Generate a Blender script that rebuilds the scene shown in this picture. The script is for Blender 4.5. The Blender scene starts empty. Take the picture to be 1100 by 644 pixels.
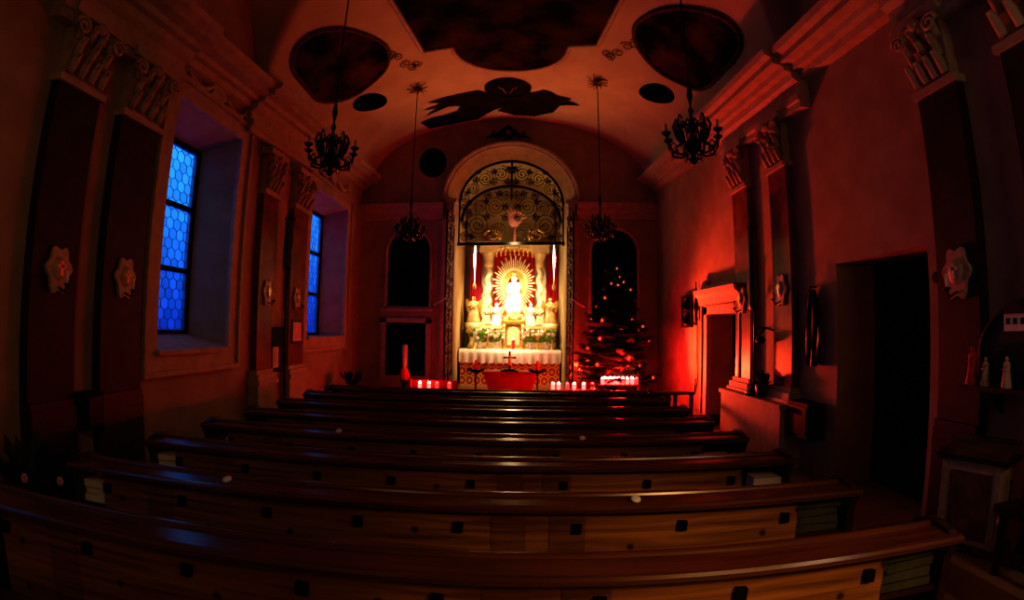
import bpy, math, random
from mathutils import Vector
PI = math.pi
random.seed(7)
SC = bpy.context.scene
COL = SC.collection
sin, cos = math.sin, math.cos

# ------------------------------------------------------------------ materials
def mat(name, c1, c2=None, rough=.6, metal=0., scale=6., bump=0., kind='noise', spec=.5, stretch=(1, 1, 1), lo=.35, hi=.65, detail=4):
    m = bpy.data.materials.new(name); m.use_nodes = True
    nt = m.node_tree; b = nt.nodes['Principled BSDF']
    b.inputs['Roughness'].default_value = rough; b.inputs['Metallic'].default_value = metal
    b.inputs['Specular IOR Level'].default_value = spec
    if c2 is None:
        c2 = tuple(min(1, x*.8) for x in c1)
    tc = nt.nodes.new('ShaderNodeTexCoord'); mp = nt.nodes.new('ShaderNodeMapping'); mp.inputs['Scale'].default_value = stretch
    nt.links.new(tc.outputs['Object'], mp.inputs['Vector'])
    if kind == 'voronoi':
        t = nt.nodes.new('ShaderNodeTexVoronoi'); t.inputs['Scale'].default_value = scale; out = t.outputs['Distance']
    elif kind == 'wave':
        t = nt.nodes.new('ShaderNodeTexWave'); t.inputs['Scale'].default_value = scale; t.inputs['Distortion'].default_value = 4; out = t.outputs['Fac']
    else:
        t = nt.nodes.new('ShaderNodeTexNoise'); t.inputs['Scale'].default_value = scale; t.inputs['Detail'].default_value = detail; out = t.outputs['Fac']
    nt.links.new(mp.outputs['Vector'], t.inputs['Vector'])
    r = nt.nodes.new('ShaderNodeValToRGB'); r.color_ramp.elements[0].position = lo; r.color_ramp.elements[1].position = hi
    r.color_ramp.elements[0].color = (*c1, 1); r.color_ramp.elements[1].color = (*c2, 1)
    nt.links.new(out, r.inputs['Fac']); nt.links.new(r.outputs['Color'], b.inputs['Base Color'])
    if bump:
        bp = nt.nodes.new('ShaderNodeBump'); bp.inputs['Strength'].default_value = bump; bp.inputs['Distance'].default_value = .02
        nt.links.new(out, bp.inputs['Height']); nt.links.new(bp.outputs['Normal'], b.inputs['Normal'])
    return m

def emit(name, c, s):
    m = bpy.data.materials.new(name); m.use_nodes = True
    b = m.node_tree.nodes['Principled BSDF']
    b.inputs['Base Color'].default_value = (*c, 1); b.inputs['Roughness'].default_value = .3
    b.inputs['Emission Color'].default_value = (*c, 1); b.inputs['Emission Strength'].default_value = s
    return m

def wood(name, c1, c2, rough=.35, sx=.25, knots=False):
    """long-grained board with darker knots, grain running along x"""
    m = bpy.data.materials.new(name); m.use_nodes = True; nt = m.node_tree; b = nt.nodes['Principled BSDF']
    b.inputs['Roughness'].default_value = rough
    b.inputs['Coat Weight'].default_value = .15; b.inputs['Coat Roughness'].default_value = .25
    tc = nt.nodes.new('ShaderNodeTexCoord'); mp = nt.nodes.new('ShaderNodeMapping'); mp.inputs['Scale'].default_value = (sx, 3, 5)
    nt.links.new(tc.outputs['Object'], mp.inputs['Vector'])
    n = nt.nodes.new('ShaderNodeTexNoise'); n.inputs['Scale'].default_value = 5; n.inputs['Detail'].default_value = 8; n.inputs['Distortion'].default_value = .6
    nt.links.new(mp.outputs['Vector'], n.inputs['Vector'])
    r = nt.nodes.new('ShaderNodeValToRGB'); r.color_ramp.elements[0].position = .32; r.color_ramp.elements[1].position = .68
    r.color_ramp.elements[0].color = (*c1, 1); r.color_ramp.elements[1].color = (*c2, 1)
    nt.links.new(n.outputs['Fac'], r.inputs['Fac'])
    sx_ = nt.nodes.new('ShaderNodeSeparateXYZ'); cx_ = nt.nodes.new('ShaderNodeCombineXYZ'); nt.links.new(tc.outputs['Object'], sx_.inputs[0])
    nt.links.new(sx_.outputs[0], cx_.inputs[0]); nt.links.new(sx_.outputs[2], cx_.inputs[1])
    v = nt.nodes.new('ShaderNodeTexVoronoi'); v.voronoi_dimensions = '2D'; v.inputs['Scale'].default_value = 3.6
    nt.links.new(cx_.outputs[0], v.inputs['Vector'])
    kr = nt.nodes.new('ShaderNodeValToRGB'); kr.color_ramp.elements[0].position = .045; kr.color_ramp.elements[1].position = .1
    kr.color_ramp.elements[0].color = (.25, .2, .15, 1) if knots else (1, 1, 1, 1); kr.color_ramp.elements[1].color = (1, 1, 1, 1)
    nt.links.new(v.outputs['Distance'], kr.inputs['Fac'])
    mx = nt.nodes.new('ShaderNodeMix'); mx.data_type = 'RGBA'; mx.blend_type = 'MULTIPLY'; mx.inputs[0].default_value = 1
    nt.links.new(r.outputs['Color'], mx.inputs[6]); nt.links.new(kr.outputs['Color'], mx.inputs[7])
    nt.links.new(mx.outputs[2], b.inputs['Base Color'])
    return m

M = {}
M['plaster'] = mat('plaster', (.36, .28, .2), (.44, .35, .26), .85, scale=3, bump=.1)
M['vault'] = mat('vault_plaster', (.5, .41, .31), (.58, .48, .37), .85, scale=2, bump=.05)
M['recess'] = mat('ochre_plaster', (.5, .38, .2), (.58, .45, .25), .85, scale=4)
M['tan'] = mat('tan_stucco', (.42, .27, .14), (.5, .33, .18), .8, scale=6)
M['stone'] = mat('moulding_stucco', (.42, .34, .26), (.52, .43, .33), .7, scale=8, bump=.1)
M['marble'] = mat('red_marble', (.15, .035, .025), (.26, .075, .05), .38, scale=4, detail=9, spec=.2)
M['marble_shaded'] = mat('shaded_red_marble', (.02, .006, .005), (.042, .012, .009), .6, scale=5, detail=9)  # shaded copy of the red marble, dimness of the near pilasters painted in
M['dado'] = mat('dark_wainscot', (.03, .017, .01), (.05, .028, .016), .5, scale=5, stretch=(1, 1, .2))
M['floor'] = mat('stone_floor', (.3, .22, .15), (.4, .3, .21), .5, scale=5, bump=.1)
M['step'] = wood('step_wood', (.28, .14, .06), (.42, .24, .11), .3)
M['pew'] = wood('pew_ledge_wood', (.1, .034, .014), (.18, .065, .026), .22)
M['pewpanel'] = wood('pew_panel_wood', (.15, .06, .018), (.46, .215, .06), .4, knots=True)
M['stile'] = wood('pew_stile_wood', (.12, .045, .014), (.32, .145, .042), .4)
M['pewend'] = wood('pew_end_wood', (.03, .012, .007), (.06, .024, .012), .4)
M['iron'] = mat('black_iron', (.012, .01, .009), (.02, .017, .014), .4, .6)
M['litiron'] = mat('highlight_grey_iron', (.1, .085, .07), (.3, .26, .2), .5, .3, scale=30)  # the gate's grey highlights are put into the iron colour
M['bronze'] = mat('dark_bronze', (.05, .03, .018), (.09, .05, .03), .35, .8)
M['gold'] = mat('gold_leaf', (.85, .55, .14), (.95, .7, .25), .28, .75, scale=12)
M['gilt'] = mat('gilded_cream', (.85, .66, .34), (.92, .78, .5), .4, .2, scale=14)
M['cream'] = mat('cream_paint', (.85, .76, .56), (.9, .82, .64), .55, scale=7)
M['oldgilt'] = mat('aged_gilding', (.42, .27, .13), (.6, .42, .22), .45, .2, scale=9)
M['ivory'] = mat('ivory_paint', (.62, .52, .38), (.7, .6, .46), .5, scale=8)
M['white'] = mat('white_linen', (.88, .87, .84), (.94, .93, .9), .8, scale=20)
M['porcelain'] = mat('white_porcelain', (.9, .89, .86), (.95, .94, .92), .25)
M['skin'] = mat('painted_skin', (.8, .58, .45), (.84, .62, .5), .5)
M['redcloth'] = mat('red_velvet', (.42, .012, .02), (.6, .02, .03), .7, scale=7, stretch=(9, 9, .4))
M['redcloth2'] = mat('crimson_curtain', (.5, .012, .05), (.65, .02, .07), .7, scale=6, stretch=(9, 9, .3))
M['redtab'] = mat('red_cloth_cover', (.45, .01, .015), (.6, .02, .02), .5, scale=3)
M['dark'] = mat('near_black', (.004, .003, .004), (.012, .008, .008), .9, scale=2.5, spec=.05)
M['fresco'] = mat('dark_fresco', (.008, .004, .004), (.11, .042, .026), .8, scale=1.3, lo=.4, hi=.75, spec=.05)
M['fresco2'] = mat('brown_fresco', (.008, .003, .003), (.12, .045, .028), .8, scale=1.6, lo=.42, hi=.7, spec=.05)
M['silhouette'] = mat('dark_stucco', (.008, .004, .003), (.024, .01, .007), .9, scale=3, spec=.08)
M['sconce'] = mat('pale_stucco', (.42, .32, .24), (.58, .46, .36), .5, scale=20)
M['sconce2'] = mat('brown_stucco', (.1, .05, .03), (.16, .08, .05), .8, scale=10, spec=.1)
M['paper'] = mat('book_pages', (.8, .76, .64), (.9, .87, .76), .8, scale=4, stretch=(1, 1, 60))
M['cover'] = mat('green_book_cover', (.06, .068, .05), (.1, .105, .08), .5)
M['cover2'] = mat('pale_book_cover', (.84, .78, .64), (.9, .85, .72), .5)
M['leaf'] = mat('leaf', (.1, .25, .03), (.25, .45, .06), .5, scale=20)
M['fir'] = mat('fir_needles', (.008, .02, .009), (.02, .04, .016), .6, scale=20)
M['bark'] = mat('bark', (.06, .035, .02), (.1, .06, .035), .9, scale=15)
M['straw'] = mat('straw', (.75, .55, .28), (.85, .66, .36), .5, scale=20)
M['glassball'] = mat('gold_bauble', (.9, .5, .3), (.95, .6, .35), .12, .9)
M['pink'] = mat('pink_petals', (.85, .35, .35), (.95, .6, .55), .6, scale=20)
M['petal'] = mat('white_petals', (.92, .86, .8), (.97, .94, .9), .6, scale=20)
M['peach'] = mat('peach_petals', (.9, .55, .35), (.95, .7, .5), .6, scale=20)
M['wax'] = mat('wax', (.88, .82, .68), (.93, .88, .76), .4)
M['redwax'] = mat('red_wax', (.75, .03, .02), (.85, .06, .04), .4)
M['redframe'] = mat('red_lacquer', (.2, .012, .01), (.26, .02, .012), .5, spec=.2)
M['black'] = mat('black_plastic', (.006, .006, .007), (.01, .01, .011), .6, spec=.15)
M['poster'] = mat('poster_print', (.7, .35, .3), (.85, .6, .5), .6, scale=9)
M['navy'] = mat('navy_backdrop', (.012, .02, .07), (.03, .05, .13), .8, scale=3)
M['chest'] = mat('inlaid_wood', (.09, .035, .022), (.3, .14, .08), .45, scale=7, lo=.3, hi=.7, detail=8)
M['pale_wood'] = mat('pale_wood', (.6, .45, .35), (.7, .54, .42), .5, scale=6, stretch=(1, 1, .2))
M['stool'] = mat('dark_stool_wood', (.03, .016, .01), (.055, .03, .018), .4, scale=5)
M['flameglass'] = emit('red_candle_glass', (1, .04, .035), 9)
M['flamecore'] = emit('red_candle_core', (1, .3, .25), 30)
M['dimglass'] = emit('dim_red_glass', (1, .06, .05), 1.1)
M['flame'] = emit('candle_flame', (1, .75, .4), 18)
M['pendant'] = emit('lit_pendant_glass', (1, .93, .78), 1.5)
M['spark'] = emit('fairy_light', (1, .45, .3), 1.0)
M['void'] = mat('void_black', (.002, .002, .002), (.003, .003, .003), 1., spec=0.)  # opaque black painted in for the dark depth of openings
M['lead'] = mat('lead_came', (.006, .007, .01), (.01, .012, .016), .5)

def brocade():
    m = bpy.data.materials.new('red_gold_brocade'); m.use_nodes = True; nt = m.node_tree; b = nt.nodes['Principled BSDF']
    b.inputs['Roughness'].default_value = .6
    tc = nt.nodes.new('ShaderNodeTexCoord'); sp = nt.nodes.new('ShaderNodeSeparateXYZ'); nt.links.new(tc.outputs['Object'], sp.inputs[0])
    def mth(op, a, bb=None):
        n = nt.nodes.new('ShaderNodeMath'); n.operation = op
        for i, q in enumerate((a, bb)):
            if q is None: continue
            if isinstance(q, (int, float)): n.inputs[i].default_value = q
            else: nt.links.new(q, n.inputs[i])
        return n.outputs[0]
    u = mth('SUBTRACT', mth('FRACT', mth('MULTIPLY', sp.outputs[0], 5.2)), .5)
    v = mth('SUBTRACT', mth('FRACT', mth('MULTIPLY', sp.outputs[2], 4.2)), .5)
    r = mth('SQRT', mth('ADD', mth('MULTIPLY', u, u), mth('MULTIPLY', v, v)))
    ring = mth('GREATER_THAN', mth('SINE', mth('MULTIPLY', r, 15.)), .2)
    rp = nt.nodes.new('ShaderNodeMix'); rp.data_type = 'RGBA'
    rp.inputs[6].default_value = (.6, .045, .02, 1); rp.inputs[7].default_value = (.9, .6, .22, 1)
    nt.links.new(ring, rp.inputs[0]); nt.links.new(rp.outputs[2], b.inputs['Base Color'])
    return m
M['brocade'] = brocade()

def pane_mat():
    m = bpy.data.materials.new('leaded_antique_glass'); m.use_nodes = True; nt = m.node_tree; nt.nodes.clear()
    o = nt.nodes.new('ShaderNodeOutputMaterial')
    at = nt.nodes.new('ShaderNodeAttribute'); at.attribute_name = 'tint'
    tr = nt.nodes.new('ShaderNodeBsdfTranslucent'); tp = nt.nodes.new('ShaderNodeBsdfTransparent'); gl = nt.nodes.new('ShaderNodeBsdfGlossy')
    gl.inputs['Roughness'].default_value = .15
    nt.links.new(at.outputs['Color'], tr.inputs['Color']); nt.links.new(at.outputs['Color'], tp.inputs['Color'])
    a = nt.nodes.new('ShaderNodeMixShader'); a.inputs[0].default_value = .6
    nt.links.new(tr.outputs[0], a.inputs[1]); nt.links.new(tp.outputs[0], a.inputs[2])
    b = nt.nodes.new('ShaderNodeMixShader'); b.inputs[0].default_value = .04
    nt.links.new(a.outputs[0], b.inputs[1]); nt.links.new(gl.outputs[0], b.inputs[2]); nt.links.new(b.outputs[0], o.inputs['Surface'])
    return m
M['pane'] = pane_mat()

# ------------------------------------------------------------------ mesh builder
class MB:
    def __init__(s): s.v = []; s.f = []; s.sm = []; s.tint = {}
    def poly(s, pts, smooth=False):
        i = len(s.v); s.v += [tuple(p) for p in pts]; s.f.append(tuple(range(i, i+len(pts)))); s.sm.append(smooth)
    def box(s, x0, x1, y0, y1, z0, z1):
        i = len(s.v)
        s.v += [(x, y, z) for z in (z0, z1) for y in (y0, y1) for x in (x0, x1)]
        for q in ((0, 2, 3, 1), (4, 5, 7, 6), (0, 1, 5, 4), (2, 6, 7, 3), (0, 4, 6, 2), (1, 3, 7, 5)):
            s.f.append(tuple(i+k for k in q)); s.sm.append(False)
        return s
    def obox(s, c, dims, rz=0, rx=0, ry=0):
        from mathutils import Euler
        R = Euler((rx, ry, rz)).to_matrix(); i = len(s.v)
        for z in (-.5, .5):
            for y in (-.5, .5):
                for x in (-.5, .5):
                    p = R @ Vector((x*dims[0], y*dims[1], z*dims[2])); s.v.append(tuple(p+Vector(c)))
        for q in ((0, 2, 3, 1), (4, 5, 7, 6), (0, 1, 5, 4), (2, 6, 7, 3), (0, 4, 6, 2), (1, 3, 7, 5)):
            s.f.append(tuple(i+k for k in q)); s.sm.append(False)
        return s
    def grid(s, rows, smooth=True, closed=False):
        """rows of equal length -> quads"""
        i = len(s.v); n = len(rows[0])
        for r in rows: s.v += [tuple(p) for p in r]
        for a in range(len(rows)-1):
            for b in range(n if closed else n-1):
                c = (b+1) % n
                s.f.append((i+a*n+b, i+a*n+c, i+(a+1)*n+c, i+(a+1)*n+b)); s.sm.append(smooth)
        return i
    def tube(s, pts, r, n=6, cap=True):
        pts = [Vector(p) for p in pts]; rows = []
        up = None
        for k, p in enumerate(pts):
            t = (pts[min(k+1, len(pts)-1)]-pts[max(k-1, 0)]).normalized()
            if up is None:
                up = t.orthogonal().normalized()
            else:
                up = (up-t*up.dot(t))
                up = up.normalized() if up.length > 1e-6 else t.orthogonal().normalized()
            w = t.cross(up); rr = r[k] if isinstance(r, (list, tuple)) else r
            rows.append([p+rr*(cos(2*PI*j/n)*up+sin(2*PI*j/n)*w) for j in range(n)])
        i = s.grid(rows, True, True)
        if cap:
            s.f.append(tuple(i+j for j in range(n))[::-1]); s.sm.append(False)
            e = i+(len(rows)-1)*n; s.f.append(tuple(e+j for j in range(n))); s.sm.append(False)
        return s
    def lathe(s, prof, c=(0, 0, 0), n=16, sx=1, sy=1, flute=0, cap=True, twist=0):
        rows = []
        for r, z in prof:
            rows.append([(c[0]+sx*r*(1+flute*cos(8*2*PI*j/n))*cos(2*PI*j/n+twist*z), c[1]+sy*r*(1+flute*cos(8*2*PI*j/n))*sin(2*PI*j/n+twist*z), c[2]+z) for j in range(n)])
        i = s.grid(rows, True, True)
        if cap:
            s.f.append(tuple(i+j for j in range(n))[::-1]); s.sm.append(False)
            e = i+(len(rows)-1)*n; s.f.append(tuple(e+j for j in range(n))); s.sm.append(False)
        return s
    def ball(s, c, r, n=10, m=6):
        if isinstance(r, (int, float)): r = (r, r, r)
        rows = []
        for a in range(m+1):
            t = -PI/2+PI*a/m
            rows.append([(c[0]+r[0]*max(cos(t), .02)*cos(2*PI*j/n), c[1]+r[1]*max(cos(t), .02)*sin(2*PI*j/n), c[2]+r[2]*sin(t)) for j in range(n)])
        i = s.grid(rows, True, True)
        s.f.append(tuple(i+j for j in range(n))[::-1]); s.sm.append(True)
        e = i+m*n; s.f.append(tuple(e+j for j in range(n))); s.sm.append(True)
        return s
    def prism(s, poly, fn, w0, w1, smooth=False):
        n = len(poly); i = len(s.v)
        for w in (w0, w1): s.v += [tuple(fn(u, v, w)) for u, v in poly]
        s.f.append(tuple(range(i, i+n))[::-1]); s.sm.append(False); s.f.append(tuple(range(i+n, i+2*n))); s.sm.append(False)
        for k in range(n):
            l = (k+1) % n; s.f.append((i+k, i+l, i+n+l, i+n+k)); s.sm.append(smooth)
        return s
    def build(s, name, m, parent=None, kind=None, bevel=0):
        ox = Vector((0, 0, 0)); p = parent
        while p is not None: ox += Vector(p.location); p = p.parent
        me = bpy.data.meshes.new(name)
        me.from_pydata([tuple(Vector(q)-ox) for q in s.v], [], s.f)
        me.polygons.foreach_set('use_smooth', s.sm)
        import bmesh
        bm = bmesh.new(); bm.from_mesh(me); bmesh.ops.recalc_face_normals(bm, faces=bm.faces); bm.to_mesh(me); bm.free()
        me.materials.append(m); me.update()
        o = bpy.data.objects.new(name, me); COL.objects.link(o)
        if parent is not None: o.parent = parent
        if bevel:
            b = o.modifiers.new('bevel', 'BEVEL'); b.width = bevel; b.segments = 2; b.limit_method = 'ANGLE'
        if kind: o['kind'] = kind
        return o

def tag(o, label, cat, group=None):
    o['label'] = label; o['category'] = cat
    if group: o['group'] = group
    return o
def thing(name, loc, label, cat, group=None):
    o = bpy.data.objects.new(name, None); o.empty_display_size = .1; COL.objects.link(o); o.location = loc
    return tag(o, label, cat, group)
def struct(name, loc=(0, 0, 0)):
    o = bpy.data.objects.new(name, None); COL.objects.link(o); o.location = loc; o['kind'] = 'structure'; return o
def children(o): return list(o.children)
def copy_tree(o, parent=None):
    c = o.copy(); COL.objects.link(c)
    if parent is not None: c.parent = parent
    for ch in children(o): copy_tree(ch, c)
    return c

# ------------------------------------------------------------------ dimensions (metres)
F = .1                       # nave floor
XL, XR, YE, YB = -3.85, 3.4, 11.7, -3.0
CX = -.2                     # middle of the nave
def main_z(x):
    t = (x-CX)/3.45
    return 5.2+1.75*math.sqrt(max(0, 1-t*t)) if abs(t) < 1 else 5.2
def vault_z(x, y):
    z = main_z(x)
    for side, yc, hw in ((-1, 4.45, 1.75), (1, 3.5, 1.75), (-1, -.4, 1.75), (1, -.4, 1.6)):
        if (x-CX)*side > 0 and abs(y-yc) < hw:
            z = max(z, 5.2+1.45*math.sqrt(1-((y-yc)/hw)**2))
    return z
def onv(x, y, off=0.):       # a point on (or off metres under) the vault
    t = max(-.97, min(.97, (x-CX)/3.45)); dz = -1.75*t/math.sqrt(1-t*t)/3.45
    n = Vector((dz, 0, -1)).normalized()
    return Vector((x, y, main_z(x)))+n*off
TILT = lambda y: .065*(y-6.5)

# ------------------------------------------------------------------ shell
m = MB(); m.box(XL-.5, XR+1.6, YB-.2, 8.35, F-.2, F); m.build('floor', M['floor'], kind='structure')
m = MB(); m.box(XL-.1, XR+.2, 8.3, 15, F-.2, .28); m.build('trim_1', M['step'], kind='structure')     # chancel step
nx, ny = 130, 200
m = MB()
m.grid([[(XL-.3+(XR-XL+.6)*i/nx, YB+(YE-YB+.05)*j/ny, vault_z(XL-.3+(XR-XL+.6)*i/nx, YB+(YE-YB+.05)*j/ny)) for i in range(nx+1)] for j in range(ny+1)])
m.build('ceiling', M['vault'], kind='structure')

WINS = [(4.6, 6.02, 1.40, 4.26, 4.72, 5.84, 1.58, 4.03), (8.62, 10.58, 1.50, 4.33, 8.8, 10.42, 1.52, 4.15), (.3, 1.7, 1.40, 4.26, .45, 1.55, 1.58, 4.03)]
def wall_cells(m, x, ys, zs, holes):
    for a, b in zip(ys, ys[1:]):
        for c, d in zip(zs, zs[1:]):
            ym, zm = (a+b)/2, (c+d)/2
            if any(h[0] < ym < h[1] and h[2] < zm < h[3] for h in holes): continue
            m.poly([(x, a, c), (x, b, c), (x, b, d), (x, a, d)])
ZT = 7.05
m = MB()
ys = sorted({YB, YE+.1} | {w[0] for w in WINS} | {w[1] for w in WINS}); zs = sorted({0, ZT} | {w[2] for w in WINS} | {w[3] for w in WINS})
wall_cells(m, XL, ys, zs, WINS)
GX = -4.35
for w in WINS:               # splayed reveals
    a = [(XL, w[0], w[2]), (XL, w[1], w[2]), (XL, w[1], w[3]), (XL, w[0], w[3])]
    b = [(GX, w[4], w[6]), (GX, w[5], w[6]), (GX, w[5], w[7]), (GX, w[4], w[7])]
    for k in range(4):
        l = (k+1) % 4; m.poly([a[k], a[l], b[l], b[k]])
m.build('wall_left', M['plaster'], kind='structure')

D1 = (7.1, 8.3, F, 2.02); D2 = (3.41, 4.73, F, 2.45)
m = MB()
hs = (D1, D2)
ys = sorted({YB, YE+.1} | {h[0] for h in hs} | {h[1] for h in hs}); zs = sorted({0, ZT} | {h[2] for h in hs} | {h[3] for h in hs})
wall_cells(m, XR, ys, zs, hs)
for h, d in ((D1, .45), (D2, .5)):   # jambs and heads
    m.poly([(XR, h[0], h[2]), (XR+d, h[0], h[2]), (XR+d, h[0], h[3]), (XR, h[0], h[3])])
    m.poly([(XR, h[1], h[2]), (XR+d, h[1], h[2]), (XR+d, h[1], h[3]), (XR, h[1], h[3])])
    m.poly([(XR, h[0], h[3]), (XR, h[1], h[3]), (XR+d, h[1], h[3]), (XR+d, h[0], h[3])])
m.build('wall_right', M['plaster'], kind='structure')
m = MB(); m.box(XL-.4, XR+1.2, YB-.2, YB, 0, 7.2); m.build('wall_back', M['plaster'], kind='structure')

# chancel end wall with the arch, and the altar recess behind it
AX, AR, AZ, AH, SPL = -.155, 1.345, 4.83, 1.17, .21
def arch(t, r=AR, h=AH): return AX+r*cos(t), AZ+h*sin(t)
m = MB()
for x0, x1 in ((XL-.3, AX-AR-SPL), (AX+AR+SPL, XR+.3)):
    n = 20
    m.grid([[(x0+(x1-x0)*k/n, YE, 0) for k in range(n+1)], [(x0+(x1-x0)*k/n, YE, main_z(x0+(x1-x0)*k/n)+.1) for k in range(n+1)]], False)
n = 32
cv = [arch(PI*k/n) for k in range(n+1)]

cw = [arch(PI*k/n, AR+SPL, AH+SPL) for k in range(n+1)]
m.grid([[(x, YE, z) for x, z in cw], [(x, YE, main_z(x)+.1) for x, z in cw]], False)
for q in (-1, 1): m.box(*sorted((AX+q*AR, AX+q*(AR+SPL+.02))), YE, YE+.36, 0, AZ)
m.build('wall_front', M['plaster'], kind='structure')
m = MB(); m.grid([[(x, YE, z) for x, z in cw], [(x, YE+.36, z) for x, z in cv]]); m.build('trim_20', M['tan'], kind='structure')   # splayed intrados
YN = 14.3
m = MB()
prof = [(AX+AR, .2)]+cv+[(AX-AR, .2)]
m.grid([[(x, YE+.36, z) for x, z in prof], [(x, YN, z) for x, z in prof]], True)
m.sm = [False if k in (0, len(prof)-2) else True for k in range(len(m.f))]
m.poly([(AX-AR, YN, 0), (AX+AR, YN, 0), (AX+AR, YN, AZ)]+[(x, YN, z) for x, z in cv]+[(AX-AR, YN, AZ)])
m.build('wall_recess', M['recess'], kind='structure')

def arch_sweep(m, prof, cx, cz, rx, rz, t0=0, t1=PI, n=40):
    """sweep a (radial, y) profile round an elliptic arch"""
    m.grid([[(cx+(rx+a)*cos(t0+(t1-t0)*k/n), y, cz+(rz+a)*sin(t0+(t1-t0)*k/n)) for a, y in prof] for k in range(n+1)], False)
m = MB(); arch_sweep(m, [(0, YE+.02), (0, YE-.05), (.04, YE-.06), (.05, YE-.1), (.1, YE-.12), (.12, YE-.08), (.14, YE-.07), (.15, YE+.02)], AX, AZ, AR+SPL, AH+SPL)
m.build('trim_2', M['stone'], kind='structure')         # archivolt
# impost mouldings of the end wall
IMP = [(0, 4.36), (.05, 4.37), (.06, 4.5), (.1, 4.52), (.12, 4.62), (.2, 4.66), (.22, 4.75), (0, 4.76)]
for k, (x0, x1) in enumerate(((-3.84, AX-AR-.28), (AX+AR+.24, 3.39))):
    m = MB(); m.prism(IMP, lambda u, v, w: (w, YE-u, v+.05*(w+.2)/3.5), x0, x1); m.build('trim_%d' % (3+k), M['stone'], kind='structure')
# flat lesenes carrying the arch
for k, (x0, x1) in enumerate(((AX-AR-.3, AX-AR-.02), (AX+AR+.02, AX+AR+.3))):
    m = MB(); m.box(x0, x1, YE-.06, YE, .28, 4.36); m.box(x0-.03, x1+.03, YE-.1, YE, .28, .62); m.box(x0-.02, x1+.02, YE-.09, YE, 4.2, 4.3)
    m.build('trim_%d' % (5+k), M['stone'], kind='structure')
for k, s_ in enumerate((-1, 1)):
    x = AX+s_*(AR+.1); m = MB(); m.box(x-.12, x+.12, YE-.14, YE, 4.32, 4.42); m.box(x-.09, x+.09, YE-.1, YE, 4.42, 4.74); m.box(x-.14, x+.14, YE-.16, YE, 4.74, 4.83)
    for row in range(2):
        for q in (-.07, 0, .07): m.tube([(x+q, YE-.09, 4.42+.14*row), (x+q, YE-.14, 4.52+.14*row), (x+q, YE-.18, 4.56+.14*row), (x+q, YE-.18, 4.53+.14*row)], [.03, .032, .025, .012], 6)
    m.build('trim_%d' % (22+k), M['stone'], kind='structure')
# cornices along both side walls, and the entablature breaking forward over the pilaster pairs
CORN = [(0, 4.76), (.1, 4.78), (.12, 4.86), (.2, 4.87), (.22, 4.93), (.36, 4.95), (.36, 5.02), (.44, 5.05), (.47, 5.12), (0, 5.13)]
ENT = [(0, 4.42), (.14, 4.42), (.14, 4.5), (.17, 4.51), (.17, 4.6), (.12, 4.61), (.12, 4.74), (.2, 4.78), (.22, 4.86), (.3, 4.87), (.32, 4.93), (.45, 4.95), (.45, 5.02), (.53, 5.05), (.56, 5.12), (0, 5.14)]
def along(side, x):
    return lambda u, v, w: (x-side*u, w, v+TILT(w))
m = MB(); m.prism(CORN, along(-1, XL), YB, YE); m.build('trim_7', M['stone'], kind='structure')
m = MB(); m.prism(CORN, along(1, XR), YB, YE); m.build('trim_8', M['stone'], kind='structure')
k = 9
for side, x, y0, y1 in ((-1, XL, 6.05, 8.55), (-1, XL, 2.75, 4.5), (1, XR, 4.95, 7.35), (1, XR, 1.3, 3.35)):
    m = MB(); m.prism(ENT, along(side, x), y0, y1); m.build('trim_%d' % k, M['stone'], kind='structure'); k += 1

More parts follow.
